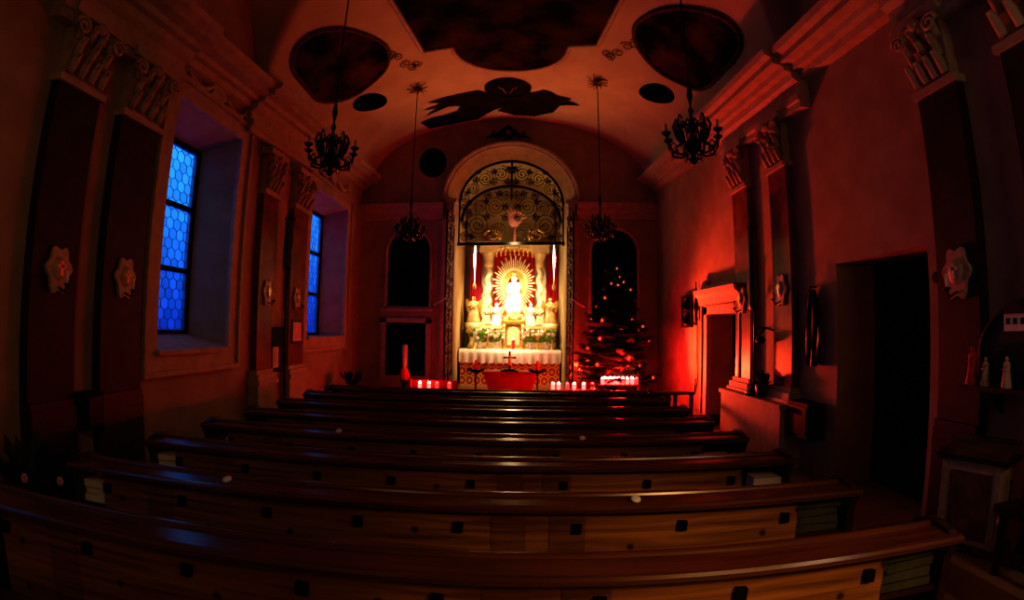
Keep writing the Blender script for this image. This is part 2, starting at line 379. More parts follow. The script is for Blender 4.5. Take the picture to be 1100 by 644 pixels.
# ------------------------------------------------------------------ windows
def make_window(n, w):
    r = struct('window_%d' % n, (GX, (w[4]+w[5])/2, w[6]))
    y0, y1, z0, z1 = w[4], w[5], w[6], w[7]
    m = MB(); t = .05
    m.box(GX-.05, GX+.03, y0-.02, y0+t, z0, z1).box(GX-.05, GX+.03, y1-t, y1+.02, z0, z1).box(GX-.05, GX+.03, y0, y1, z0-.02, z0+t).box(GX-.05, GX+.03, y0, y1, z1-t, z1+.02)
    m.build('window_frame', M['black'], r)
    for q in (1, 2):
        z = z0+(z1-z0)*q/3; MB().box(GX-.03, GX+.03, y0, y1, z-.03, z+.03).build('glazing_bar', M['black'], r)
    # hexagon quarries
    R = .084; dx = R*math.sqrt(3); dz = 1.5*R; pv = []; pf = []; tint = []; lead = MB(); rnd = random.Random(n*11+3)
    row = 0; z = z0
    while z < z1+R:
        y = y0+(dx/2 if row % 2 else 0)
        while y < y1+dx/2:
            hx = [(min(max(y+R*sin(a), y0+.01), y1-.01), min(max(z+R*cos(a), z0+.01), z1-.01)) for a in [PI/3*q for q in range(6)]]
            i = len(pv); pv += [(0, p, q) for p, q in hx]; pf.append(tuple(range(i, i+6)))
            hgt = (z-z0)/(z1-z0); b = rnd.uniform(.62, 1.)*(.55+.45*min(1, hgt*1.6))  # random per quarry, plus the sky's fade toward the sill painted in
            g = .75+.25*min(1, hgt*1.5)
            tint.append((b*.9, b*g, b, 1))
            for q in range(3):
                p, s_ = hx[q], hx[q+1]
                if (p[0]-s_[0])**2+(p[1]-s_[1])**2 > 1e-4: lead.tube([(GX+.004, p[0], p[1]), (GX+.004, s_[0], s_[1])], .0045, 4, False)
            y += dx
        z += dz; row += 1
    me = bpy.data.meshes.new('pane'); o0 = Vector(r.location)
    me.from_pydata([(0, p-o0.y, q-o0.z) for _, p, q in pv], [], pf)
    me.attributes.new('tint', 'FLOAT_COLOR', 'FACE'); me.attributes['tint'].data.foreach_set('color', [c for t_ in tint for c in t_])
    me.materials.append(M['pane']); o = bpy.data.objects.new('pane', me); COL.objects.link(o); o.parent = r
    lead.build('leading', M['lead'], r)
    m = MB()   # moulded surround on the wall
    a, b, c, d = w[0], w[1], w[2], w[3]; e = .2
    for q in ((a-e, a, c-e, d+e), (b, b+e, c-e, d+e), (a, b, d, d+e), (a, b, c-e, c)): m.box(XL, XL+.05, *q)
    for q in ((a-e-.04, a-e, c-e, d+e), (b+e, b+e+.04, c-e, d+e), (a-e-.04, b+e+.04, d+e, d+e+.06), (a-e-.04, b+e+.04, c-e-.06, c-e)): m.box(XL, XL+.09, *q)
    m.build('window_surround', M['stone'], r)
    MB().prism([(XL+.1, c-.03), (GX+.03, w[6]-.03), (GX+.03, w[6]), (XL+.1, c+.02)], lambda u, v, q: (u, q, v), a-.02, b+.02).build('window_sill', M['stone'], r)
for i, w in enumerate(WINS): make_window(i+1, w)

# ------------------------------------------------------------------ doors of the right wall
def door(n, h, d, fr, ped):
    r = struct('door_%d' % n, (XR, (h[0]+h[1])/2, F))
    m = MB(); m.box(XR+d, XR+d+.06, h[0]-.02, h[1]+.02, F, h[3]+.02); m.build('door_leaf', M['void'], r)  # flat black sheet, darkness of the open doorway put into its colour
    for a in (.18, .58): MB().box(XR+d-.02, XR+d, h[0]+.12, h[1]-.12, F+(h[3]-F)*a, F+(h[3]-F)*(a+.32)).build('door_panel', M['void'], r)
    MB().ball((XR+d-.05, h[0]+.12, F+1.), .035).build('door_handle', M['iron'], r)
    if fr:
        m = MB(); m.box(XR-fr, XR, h[0]-.13, h[0], F, h[3]+.13).box(XR-fr, XR, h[1], h[1]+.2, F, h[3]+.13).box(XR-fr, XR, h[0]-.13, h[1]+.2, h[3], h[3]+.15)
        m.box(XR-fr-.03, XR, h[0]-.16, h[0]-.12, F, h[3]+.15).box(XR-fr-.03, XR, h[1]+.18, h[1]+.22, F, h[3]+.15); m.build('door_frame', M['stone'], r)
        m = MB(); m.prism([(0, h[3]+.15), (fr+.03, h[3]+.17), (fr+.05, h[3]+.28), (fr+.12, h[3]+.34), (fr+.14, h[3]+.42), (0, h[3]+.43)], lambda u, v, w: (XR-u, w, v), h[0]-.2, h[1]+.3)
        m.build('door_lintel', M['stone'], r)
    if ped:
        m = MB(); m.prism([(h[0]-.1, h[3]+.43), (h[1]+.25, h[3]+.43), (h[1]+.25, h[3]+.6), (h[1]+.08, h[3]+.6), (h[1]-.02, h[3]+.5), (h[0], h[3]+.5)], lambda u, v, w: (w, u, v), XR-.1, XR)
        m.build('door_crest', M['stone'], r)
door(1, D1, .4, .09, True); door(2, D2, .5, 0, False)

# ------------------------------------------------------------------ pilasters
def acanthus(m, c, side, w, z0, z1, nleaf, r):
    """rows of curled leaves on a capital block; c=(x face, y centre)"""
    for row in range(3):
        zz = z0+(z1-z0)*(.06+.28*row); k = nleaf-(row % 2)
        for q in range(k):
            y = c[1]-w/2+w*(q+.5)/k
            pts = [(c[0]-side*.02, y, zz), (c[0]-side*.06, y, zz+.1), (c[0]-side*.11, y, zz+.17), (c[0]-side*.13, y, zz+.15)]
            m.tube(pts, [r, r*1.1, r*.8, r*.4], 6)
    for s in (-1, 1):          # corner volutes
        p = []
        for q in range(14):
            a = q/13*3.2*PI; rr = .085*(1-q/16)
            p.append((c[0]-side*.12, c[1]+s*(w/2-.02)+s*rr*cos(a), z1-.12+rr*sin(a)))
        m.tube(p, .018, 5)
    m.ball((c[0]-side*.1, c[1], z1-.04), (.05, .06, .06))
def pilaster(side, y0, y1, label, dz=0., dark=False):
    x = XR if side > 0 else XL; yc = (y0+y1)/2; w = y1-y0; X = lambda d: x-side*d
    t = thing('pilaster', (X(.06), yc, F), label, 'pilaster', 'wall pilasters')
    def bx(m, d, a, b, z0, z1): m.box(min(x, X(d)), max(x, X(d)), a, b, z0, z1)
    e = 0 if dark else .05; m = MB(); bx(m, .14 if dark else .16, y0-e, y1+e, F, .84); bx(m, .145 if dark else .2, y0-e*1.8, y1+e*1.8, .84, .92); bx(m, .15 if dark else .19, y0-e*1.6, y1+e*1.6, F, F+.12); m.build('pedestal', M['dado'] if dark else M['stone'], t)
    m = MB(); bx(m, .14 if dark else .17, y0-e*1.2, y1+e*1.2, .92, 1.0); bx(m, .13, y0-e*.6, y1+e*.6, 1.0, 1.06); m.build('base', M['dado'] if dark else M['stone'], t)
    m = MB(); bx(m, .1, y0, y1, 1.06, 3.72+dz); m.build('shaft', M['marble_shaded'] if dark else M['marble'], t)
    m = MB(); bx(m, .14, y0-.03, y1+.03, 3.72+dz, 3.78+dz); bx(m, .1, y0+.02, y1-.02, 3.78+dz, 4.34+dz); bx(m, .2, y0-.07, y1+.07, 4.33+dz, 4.42+dz)
    acanthus(m, (X(.1), yc), side, w, 3.78+dz, 4.34+dz, 4, .035); m.build('capital', M['stone'], t)
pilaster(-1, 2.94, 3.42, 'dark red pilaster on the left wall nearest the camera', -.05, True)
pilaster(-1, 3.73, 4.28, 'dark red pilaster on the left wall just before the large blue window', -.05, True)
pilaster(-1, 6.7, 7.15, 'red marble pilaster just beyond the large blue window', -.05)
pilaster(-1, 7.75, 8.35, 'red marble pilaster right before the narrow second blue window', -.02)
pilaster(1, 6.61, 7.1, 'red marble pilaster beside the small red-lit doorway', .1)
pilaster(1, 5.5, 5.94, 'red marble pilaster on the right wall, nearer of the red-lit pair', .06)
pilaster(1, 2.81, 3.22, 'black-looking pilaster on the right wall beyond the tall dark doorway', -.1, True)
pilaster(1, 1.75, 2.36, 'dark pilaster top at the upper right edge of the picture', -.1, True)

# apostle sconces: shield plaques with a candle, one on each pilaster
def sconce(side, y, z, label, s=1.):
    x = (XR if side > 0 else XL)-side*.1
    t = thing('wall_sconce', (x, y, z), label, 'wall sconce', 'shield sconces on the pilasters')
    m = MB(); prof = []
    for q in range(28):
        a = 2*PI*q/28; r = .13*(1+.14*cos(6*a)); prof.append((y+s*r*.95*cos(a), z+s*r*1.35*sin(a)-(.03*s if sin(a) < -.9 else 0)))
    m.prism(prof, lambda u, v, w: (w, u, v), x, x-side*.03); m.build('plaque', M['sconce'], t)
    m = MB(); m.ball((x-side*.03, y, z), (.025, .075*s, .1*s), 14, 8); m.build('boss', M['sconce'], t)
    m = MB(); m.box(min(x-side*.06, x-side*.05), max(x-side*.06, x-side*.05), y-.012, y+.012, z-.06, z+.06); m.box(min(x-side*.06, x-side*.05), max(x-side*.06, x-side*.05), y-.04, y+.04, z+.005, z+.03); m.build('cross', M['gold'], t)
    m = MB(); m.tube([(x-side*.02, y, z-.15*s), (x-side*.1, y, z-.19*s), (x-side*.13, y, z-.15*s)], .01, 6); m.lathe([(.012, 0), (.03, .02), (.028, .03)], (x-side*.13, y, z-.15*s), 10); m.build('candle_arm', M['bronze'], t)
    m = MB(); m.lathe([(.011, 0), (.011, .1)], (x-side*.13, y, z-.12*s), 8); m.build('candle', M['wax'], t)
sconce(-1, 3.2, 2.14, 'pale shield sconce on the left pilaster nearest the camera')
sconce(-1, 4.0, 2.15, 'pale shield sconce on the pilaster before the large blue window')
sconce(-1, 6.95, 2.22, 'shield sconce on the left pilaster beyond the large blue window')
sconce(-1, 8.0, 2.19, 'shield sconce on the left pilaster before the narrow window')
sconce(1, 6.86, 2.2, 'shield sconce on the red pilaster beside the small doorway')
sconce(1, 5.72, 2.26, 'shield sconce on the nearer of the red-lit right pilasters')
sconce(1, 3.0, 2.18, 'pale shield sconce on the dark pilaster right of the tall dark doorway')

# ------------------------------------------------------------------ vault decoration
def smooth_poly(pts, it=2):
    for _ in range(it):
        q = []
        for a, b in zip(pts, pts[1:]+pts[:1]):
            q += [(a[0]*.75+b[0]*.25, a[1]*.75+b[1]*.25), (a[0]*.25+b[0]*.75, a[1]*.25+b[1]*.75)]
        pts = q
    return pts
def densify(pts, d=.12):
    q = []
    for a, b in zip(pts, pts[1:]+pts[:1]):
        n = max(1, int(math.hypot(a[0]-b[0], a[1]-b[1])/d)); q += [(a[0]+(b[0]-a[0])*k/n, a[1]+(b[1]-a[1])*k/n) for k in range(n)]
    return q
def inside(p, poly):
    c = False
    for a, b in zip(poly, poly[1:]+poly[:1]):
        if (a[1] > p[1]) != (b[1] > p[1]) and p[0] < (b[0]-a[0])*(p[1]-a[1])/(b[1]-a[1])+a[0]: c = not c
    return c
def vault_patch(poly, off):
    """polygon laid on the vault: triangulated in plan, dense enough to follow the curve"""
    import mathutils
    from mathutils import geometry
    pts = densify(poly, .1); xs = [p[0] for p in pts]; ys_ = [p[1] for p in pts]; n = len(pts); V = [Vector(p) for p in pts]
    g = .13; x = min(xs)
    while x < max(xs):
        y = min(ys_)
        while y < max(ys_):
            if inside((x, y), pts) and min((x-p[0])**2+(y-p[1])**2 for p in pts) > .004: V.append(Vector((x, y)))
            y += g
        x += g
    r = geometry.delaunay_2d_cdt(V, [(i, (i+1) % n) for i in range(n)], [], 1, 1e-5)
    m = MB(); m.v = [tuple(onv(p[0], p[1], off)) for p in r[0]]; m.f = [tuple(f) for f in r[2]]; m.sm = [True]*len(m.f)
    return m
def rim(poly, off, r): 
    p = densify(poly, .1); m = MB(); m.tube([onv(a, b, off) for a, b in p+p[:2]], r, 6); return m
def framed(name, loc, poly, label, cat, mt, fm, r=.035, group=None):
    t = thing(name, loc, label, cat, group)
    vault_patch(poly, .02).build('painted_field', mt, t); rim(poly, .02, r).build('frame', fm, t)
    return t
big = [(-1.25, 8.21)]+[(-.17+1.08*cos(a), 8.2+1.04*sin(a)) for a in [PI*(1-k/16) for k in range(1, 16)]]+[(.91, 8.12), (1.39, 7.88), (1.54, 6.52), (1.62, 3.2), (1.1, 2.8), (-1.4, 2.8), (-2.05, 3.2), (-1.98, 6.53), (-1.78, 8.17)]
framed('ceiling_painting', (-.2, 6, 6.9), big, 'large dark ceiling painting with rounded end on the crown of the vault', 'painting', M['fresco'], M['stone'], .045)
for poly, side, lab in (([(-3.53, 6.5), (-3.54, 7.3), (-3.53, 8.0), (-3.2, 8.6), (-2.7, 8.5), (-2.4, 8.2), (-2.28, 7.65), (-2.55, 7.05), (-2.85, 6.6), (-3.25, 6.35)], -1, 'dark cartouche painting on the left flank of the vault'),
                        ([(1.85, 7.15), (2.03, 7.6), (2.48, 7.95), (2.85, 7.8), (3.1, 7.5), (3.13, 6.5), (3.13, 5.9), (2.95, 5.75), (2.58, 5.95), (2.11, 6.35), (1.88, 6.85)], 1, 'dark cartouche painting on the right flank of the vault')):
    cx = sum(p[0] for p in poly)/len(poly); cy = sum(p[1] for p in poly)/len(poly)
    po = smooth_poly(poly)
    t = framed('ceiling_cartouche', (cx, cy, 6), po, lab, 'painting', M['fresco2'], M['sconce2'], .04, 'painted cartouches of the vault')
    for k in range(0, len(po), 4):     # scrolled stucco edge
        m = MB(); a = po[k]; d = math.hypot(a[0]-cx, a[1]-cy); u = ((a[0]-cx)/d, (a[1]-cy)/d)
        m.tube([onv(a[0]+.09*s*(u[0]*cos(s*4)-u[1]*sin(s*4)), a[1]+.09*s*(u[1]*cos(s*4)+u[0]*sin(s*4)), .03) for s in [q/8 for q in range(1, 9)]], .016, 5)
        m.build('scroll', M['silhouette'], t)
ang = [(-.72, 10.2), (-.89, 10.06), (-1.18, 10.1), (-1.74, 10.15), (-2.01, 10.18), (-1.74, 10.38), (-2.17, 10.46), (-1.86, 10.56), (-2.18, 10.77), (-1.9, 10.71), (-1.61, 10.6), (-1.35, 10.7), (-1.46, 10.96), (-1.79, 11.02), (-2.06, 10.97), (-2.33, 11.03), (-2.19, 11.5), (-1.67, 11.62), (-1.03, 11.58), (-.59, 11.11), (-.34, 10.94), (-.51, 11.17), (-.1, 11.42), (.39, 11.42), (.82, 11.06), (.95, 10.63), (1.09, 10.54), (1.39, 10.4), (1.09, 10.31), (1.17, 10.18), (.87, 10.2), (.71, 10.05), (.53, 10.0), (.38, 10.14), (.2, 10.21)]
t = thing('ceiling_relief', (-.3, 10.6, 6.9), 'dark winged figures in flight painted on the vault above the altar arch', 'ceiling relief')
vault_patch(ang, .02).build('winged_figures', M['silhouette'], t)
ov = [(-.245+.48*cos(a), 9.99+.4*sin(a)) for a in [2*PI*k/28 for k in range(28)]]
vault_patch(ov, .035).build('medallion', M['silhouette'], t); rim(ov, .04, .03).build('medallion_rim', M['silhouette'], t)
m = MB()
for s in (-1, 1): m.tube([onv(-.245+s*.2-s*.17*q/6, 9.86+.3*q/6+.05*sin(q*1.6), .05) for q in range(7)], .009, 5)
m.build('monogram', M['tan'], t)
for x, y, lab in ((-2.99, 9.13, 'black oval opening on the left side of the vault'), (2.61, 8.6, 'black oval opening on the right side of the vault')):
    t = thing('ceiling_opening', onv(x, y), lab, 'ceiling opening', 'oval openings of the vault')
    h = 1 if x < 0 else -1; po = [(x+.25*cos(a)-.065*h*sin(a), y+.28*h*cos(a)+.27*sin(a)) for a in [2*PI*k/24 for k in range(24)]]
    vault_patch(po, .015).build('dark_void', M['void'], t); rim(po, .01, .014).build('rim', M['void'], t)  # black patch on the closed vault, the opening's darkness is painted
for x, y, lab in ((-2.05, 8.3, 'thin dark stucco scrollwork on the vault left of the central painting'), (1.68, 7.85, 'thin dark stucco scrollwork on the vault right of the central painting')):
    s = 1 if x > 0 else -1; m = MB()
    for q in range(5):
        c = (x+s*.09*q-.1*s, y+.16*math.sin(q*1.3)-.1*q+.2)
        m.tube([onv(c[0]+.11*(1-k/16)*cos(k*.75+q), c[1]+.13*(1-k/16)*sin(k*.75+q), .02) for k in range(13)], .007, 5)
    tag(m.build('stucco_scroll', M['silhouette']), lab, 'stucco ornament', 'stucco scrolls of the vault')

for y0, y1, lab in ((4.7, 5.95, 'carved stucco garland on the wall above the large blue window'), (8.75, 10.45, 'carved stucco garland on the wall above the narrow second window')):
    t = thing('stucco_garland', (XL, (y0+y1)/2, 4.56), lab, 'stucco ornament'); yc = (y0+y1)/2; dz = TILT(yc)*.6
    m = MB(); m.prism([(yc+.17*cos(a)*(1+.2*cos(5*a)), 4.66+dz+.13*sin(a)*(1+.2*cos(5*a))) for a in [2*PI*k/30 for k in range(30)]], lambda u, v, w: (w, u, v), XL, XL+.06); m.build('shell', M['sconce'], t)
    for q in (-1, 1):
        m = MB(); m.tube([(XL+.05, yc+q*(.18+(y1-y0)*.4*k/14), 4.68+dz-.12*sin(PI*k/14)) for k in range(15)], [.03+.02*sin(PI*k/14)*(1 if k % 2 else .7) for k in range(15)], 7); m.build('swag', M['sconce'], t)
        m = MB(); m.tube([(XL+.05, yc+q*(.3+(y1-y0)*.38)+q*.1*(1-k/16)*cos(k*.6), 4.66+dz+.1*(1-k/16)*sin(k*.6)) for k in range(15)], .02, 6); m.build('scroll', M['sconce'], t)
# round dark painting and crowning cartouche on the end wall
t = thing('round_painting', (-2.1, YE, 5.72), 'round dark medallion high on the end wall left of the arch', 'painting')
m = MB(); m.prism([(-2.1+.3*cos(a), 5.78+.34*sin(a)) for a in [2*PI*k/28 for k in range(28)]], lambda u, v, w: (u, w, v), YE, YE-.03); m.build('canvas', M['dark'], t)
m = MB(); m.tube([(-2.1+.32*cos(a), YE-.03, 5.78+.36*sin(a)) for a in [2*PI*k/28 for k in range(30)]], .02); m.build('frame', M['silhouette'], t)
t = thing('arch_cartouche', (-.25, YE-.1, 6.45), 'small dark scrolled cartouche on the keystone of the altar arch', 'cartouche')
m = MB(); m.prism([(-.25+.2*cos(a)*(1+.15*cos(4*a)), 6.53+.17*sin(a)*(1+.15*cos(4*a))) for a in [2*PI*k/28 for k in range(28)]], lambda u, v, w: (u, w, v), YE-.16, YE-.06); m.build('shield', M['silhouette'], t)
for s in (-1, 1):
    m = MB(); m.tube([(-.25+s*(.2+.13*k/14*cos(k*.5)+.07), YE-.14, 6.47+.12*k/14*sin(k*.5)) for k in range(15)], .025, 6)
    m.tube([(-.25+s*.16, YE-.14, 6.5), (-.25+s*.35, YE-.13, 6.44), (-.25+s*.55, YE-.12, 6.4)], [.04, .035, .012], 6)
    m.build('volute', M['silhouette'], t)
MB().ball((-.25, YE-.17, 6.55), (.07, .03, .06)).build('boss', M['redframe'], t)

# ------------------------------------------------------------------ side niches / pictures of the end wall
def arched_picture(x0, x1, z0, zs, z1, label):
    c = (x0+x1)/2; r = (x1-x0)/2
    t = thing('arched_niche', (c, YE, z0), label, 'niche', 'dark arched niches of the end wall')
    ap = lambda g: [(x0-g, z0-g), (x1+g, z0-g)]+[(c+(r+g)*cos(a), zs+(z1-zs+g)*sin(a)) for a in [PI*k/20 for k in range(21)]]
    m = MB(); m.prism(ap(0), lambda u, v, w: (u, w, v), YE-.012, YE); m.build('dark_panel', M['dark'], t)  # flat panel on the wall face, the niche is only its dark colour
    m = MB(); p = ap(.05); m.tube([(u, YE-.03, v) for u, v in p+p[:1]], .045, 8); m.build('stone_frame', M['stone'], t)
    m = MB(); m.box(x0-.14, x1+.14, YE-.12, YE, z0-.14, z0-.07); m.build('ledge', M['stone'], t)
arched_picture(-3.1, -2.1, 2.25, 3.55, 4.08, 'black arched niche on the end wall left of the altar')
arched_picture(1.8, 2.88, 1.98, 3.6, 4.14, 'black arched niche behind the fir tree')
t = thing('square_niche', (-2.63, YE, .56), 'black rectangular niche below the left arched niche', 'niche')
MB().box(-3.12, -2.14, YE-.012, YE, .58, 1.84).build('dark_panel', M['dark'], t)  # flat dark panel, no recess behind it
m = MB()
for q in ((-3.24, -3.12, .5, 1.94), (-2.14, -2.02, .5, 1.94), (-3.24, -2.02, 1.84, 1.95)): m.box(q[0], q[1], YE-.07, YE, q[2], q[3])
m.build('stone_frame', M['stone'], t)

# ------------------------------------------------------------------ wrought-iron grille of the arch
YG = YE+.4
t = thing('iron_grille', (AX, YG, 3.85), 'black wrought-iron scroll grille filling the altar arch', 'grille')
m = MB(); m.tube([(AX+(AR-.05)*cos(a), YG, 4.83+(AH-.04)*sin(a)) for a in [PI*k/40 for k in range(41)]], .03, 6)
m.tube([(AX-AR+.05, YG, 3.8), (AX-AR+.05, YG, 4.83)], .022, 6); m.tube([(AX+AR-.05, YG, 3.8), (AX+AR-.05, YG, 4.83)], .022, 6); m.build('outer_arch', M['iron'], t)
m = MB(); ia = [(AX+1.23*cos(a), YG, 4.38+.92*sin(a)) for a in [PI*k/36 for k in range(37)]]; m.tube(ia, .04, 6); m.build('inner_arch', M['iron'], t)
m = MB(); m.obox((AX, YG, 3.84), (2.66, .06, .07), ry=-.022); m.build('cross_bar', M['iron'], t)
m = MB(); m.tube([(AX, YG-.02, 4.95), (AX, YG-.02, 5.98)], .028, 6); m.obox((AX, YG-.02, 5.78), (.22, .04, .05)); m.obox((AX, YG-.02, 5.66), (.14, .04, .04)); m.ball((AX, YG-.02, 5.3), .05); m.build('cross', M['iron'], t)
def scroll(cx, cz, r, hand, a0, turns=2.2, tail=None, w=.0095):
    m = MB(); n = 30; p = []
    for k in range(n+1):
        a = a0+hand*2*PI*turns*k/n; rr = r*(1-.86*k/n); p.append((cx+rr*cos(a), YG, cz+rr*sin(a)))
    if tail: p = [(tail[0], YG, tail[1]), ((tail[0]+p[0][0])/2, YG, (tail[1]+p[0][1])/2+.03)]+p
    m.tube(p, w, 5)
    m.ball(p[-1], .025, 6, 4)
    for q in (7, 14, 20):
        b = p[q]; m.tube([b, (b[0]+.05*hand, YG, b[2]+.05), (b[0]+.09*hand, YG, b[2]+.03)], [.01, .014, .003], 4)
    return m
for s in (-1, 1):
    for x, z, rr in ((.44, 5.68, .07), (.08, 5.74, .09), (.9, 5.46, .08), (1.1, 5.14, .07), (.26, 5.63, .22), (.66, 5.5, .21), (.98, 5.25, .17), (1.17, 4.98, .12), (1.2, 4.74, .1), (1.06, 4.86, .08), (.46, 5.42, .1), (.84, 5.68, .06), (.1, 5.42, .08)):      # between the two arches
        scroll(AX+s*x, z, rr, s, PI/2, 2.4).build('scroll', M['iron'], t)
    for x, z, rr in ((1.13, 4.3, .1), (.3, 5.1, .09), (.98, 4.0, .08), (.14, 4.76, .1), (.62, 4.9, .07), (.84, 4.3, .33), (.4, 4.78, .27), (.78, 4.78, .18), (.3, 4.16, .22), (.14, 5.06, .13), (1.14, 4.02, .13), (.56, 4.06, .14), (1.06, 4.6, .11), (.58, 5.06, .11), (.6, 4.5, .09), (.14, 4.5, .1)):
        scroll(AX+s*x, z, rr, s, -PI/2, 2.7).build('scroll', M['iron'], t)
for s in (-1, 1): m = MB(); m.tube([(AX+s*1.1, YG, 3.86), (AX+s*1.1, YG, 4.75)], .014, 5); m.build('upright', M['iron'], t)

# open gate leaves at both jambs, covered in scroll bars
def gate(x, lab, s):
    t = thing('gate_leaf', (x, YE-.6, .32), lab, 'gate leaf', 'open wrought-iron gate leaves')
    y0, y1, z0, z1 = YE-1.15, YE-.04, .32, 4.3
    m = MB()
    for y in (y0, y1, (y0+y1)/2): m.tube([(x, y, z0), (x, y, z1)], .022, 6)
    for z in (z0, 1.2, 2.2, 3.2, z1): m.tube([(x, y0, z), (x, y1, z)], .02, 6)
    m.build('frame', M['iron'], t)
    for k in range(16):
        m = MB(); z = z0+.13+(z1-z0-.1)*k/16
        for y in (y0+.28, y1-.28):
            h = 1 if (k % 2) else -1
            m.tube([(x+.02*math.sin(q), y+.23*(1-.8*q/22)*cos(h*q*.62), z+.12*(1-.8*q/22)*sin(h*q*.62)) for q in range(23)], .013, 5)
        m.build('scroll', M['litiron'], t)
    m = MB(); m.tube([(x-s*.02, y0-.02, 2.38), (x+s*.24, y0-.05, 2.22)], .018, 6); m.build('latch_bar', M['pale_wood'], t)
gate(AX-AR-.03, 'dark wrought-iron gate leaf standing open at the left jamb of the altar arch', -1)
gate(AX+AR+.03, 'dark wrought-iron gate leaf standing open at the right jamb of the altar arch', 1)

# ------------------------------------------------------------------ high altar
QX = -.07
t = thing('retable', (QX, 14.1, 1.2), 'cream and gold altar retable with twisted columns and red back cloth', 'altar retable')
m = MB(); m.box(QX-1.25, QX+1.2, 14.05, 14.25, .25, 4.05); m.build('back_board', M['cream'], t)
m = MB(); rows = []
for z in [2.05+1.95*k/8 for k in range(9)]: rows.append([(QX-.58+1.16*k/40, 13.98+.025*sin(k*1.1), z) for k in range(41)])
m.grid(rows); m.build('red_back_cloth', M['redcloth'], t)
for s in (-1, 1):
    m = MB(); prof = [(.16, 1.95), (.16, 2.05), (.12, 2.1)]+[(.085+.012*sin(k*1.2), 2.1+1.35*k/36) for k in range(37)]+[(.09, 3.46), (.13, 3.5)]
    rows = []
    for k in range(61):
        z = 2.1+1.35*k/60; a0 = k*.36
        rows.append([(QX+s*.72+.03*cos(a0)+.085*cos(2*PI*j/14), 13.75+.03*sin(a0)+.085*sin(2*PI*j/14), z) for j in range(14)])
    m.grid(rows, True, True); m.lathe([(.17, 1.9), (.17, 2.0), (.11, 2.1)], (QX+s*.72, 13.75, 0), 16); m.build('twisted_column', M['ivory'], t)
    m = MB(); m.lathe([(.1, 3.45), (.13, 3.55), (.11, 3.6), (.17, 3.8), (.2, 3.84)], (QX+s*.72, 13.75, 0), 16, flute=.08); m.build('capital', M['gilt'], t)
    m = MB(); m.box(QX+s*.72-.24, QX+s*.72+.24, 13.5, 14.05, 3.84, 4.04); m.box(QX+s*.72-.3, QX+s*.72+.3, 13.45, 14.05, 4.04, 4.12); m.build('entablature_block', M['gilt'], t)
    m = MB(); m.box(QX+s*.72-.2, QX+s*.72+.2, 13.55, 14.05, 1.3, 1.92); m.build('column_plinth', M['ivory'], t)
    m = MB()     # curtain beside the column
    cx = QX+(1.07 if s > 0 else -1.08); wd = .32
    rows = [[(cx-wd/2+wd*k/30, 13.9+.03*sin(k*1.5+z), z) for k in range(31)] for z in [1.9+2.0*q/8 for q in range(9)]]
    m.grid(rows); m.build('side_curtain', M['redcloth2'], t)
    m = MB()     # gilded scroll and little figure on the cornice
    m.tube([(QX+s*(.62+.22*(1-k/20)*cos(k*.5)), 13.6, 4.32+.2*(1-k/20)*sin(k*.5)) for k in range(18)], .045, 6)
    m.ball((QX+s*.42, 13.6, 4.3), (.08, .06, .12)); m.ball((QX+s*.42, 13.58, 4.47), .055); m.tube([(QX+s*.45, 13.58, 4.35), (QX+s*.62, 13.56, 4.42)], .03, 6); m.build('gilded_volute', M['gold'], t)
m = MB(); m.box(QX-.75, QX+.75, 13.55, 14.05, 3.95, 4.05); m.build('canopy_board', M['gilt'], t)
for k in range(9):
    x = QX-.5+k*.125
    m = MB(); z = 3.9+.06*cos((k-4)*.35)-.06
    m.lathe([(.004, -.14), (.03, -.1), (.012, -.05), (.035, -.02), (.06, .0), (.06, .14)], (x, 13.6, z), 8); m.build('valance_tassel', M['gold'], t)
m = MB(); m.tube([(QX-.62+1.24*k/20, 13.6, 3.9+.1*sin(PI*k/20)) for k in range(21)], .06, 8); m.build('canopy_roll', M['gilt'], t)
m = MB(); m.ball((QX, 13.6, 4.75), (.2, .1, .2))
for a in range(9): m.tube([(QX+.14*cos(PI*a/8), 13.58, 4.8+.12*sin(PI*a/8)), (QX+.34*cos(PI*a/8), 13.56, 4.84+.32*sin(PI*a/8))], [.04, .012], 5)
m.tube([(QX, 13.6, 4.0), (QX, 13.6, 4.6)], .05, 6); m.build('crest', M['pink'], t)

# statue in its halo of rays
def robe_figure(m, c, h, w=.3, lean=0):
    """robed standing body as one continuous lathe with shoulders, neck and head"""
    P = [(.5, 0), (.52, .04), (.44, .2), (.37, .4), (.31, .55), (.3, .62), (.33, .7), (.34, .76), (.22, .81), (.1, .835), (.09, .85), (.13, .875), (.155, .915), (.14, .96), (.06, .995), (.01, 1)]
    rows = []
    for r, z in P:
        body = z < .8
        rows.append([(c[0]+w*r*cos(2*PI*j/18)*(1+(.06*cos(5*2*PI*j/18) if z < .5 else 0)), c[1]+w*r*(.72 if body else 1)*sin(2*PI*j/18)+lean*z, c[2]+h*z) for j in range(18)])
    m.grid(rows, True, True)
t = thing('madonna_statue', (QX, 13.7, 2.2), 'white-robed crowned statue standing in the middle of the golden ray halo', 'statue')
m = MB(); robe_figure(m, (QX, 13.72, 2.2), 1.0, .58); m.build('body', M['porcelain'], t)
m = MB(); rows = [[(QX+(.33-.2*z)*cos(a)*1.0, 13.76+.1*sin(a), 2.22+.8*z) for a in [PI*k/16 for k in range(17)]] for z in [k/8 for k in range(9)]]; m.grid(rows); m.build('mantle', M['white'], t)
m = MB(); m.ball((QX, 13.66, 3.13), (.05, .03, .06)); m.ball((QX, 13.63, 3.12), (.008, .012, .012)); m.build('face', M['skin'], t)
m = MB(); m.lathe([(.07, 0), (.08, .02), (.075, .03), (.1, .09), (.07, .12), (.015, .17)], (QX, 13.72, 3.19), 16, flute=.06); m.build('crown', M['gold'], t)
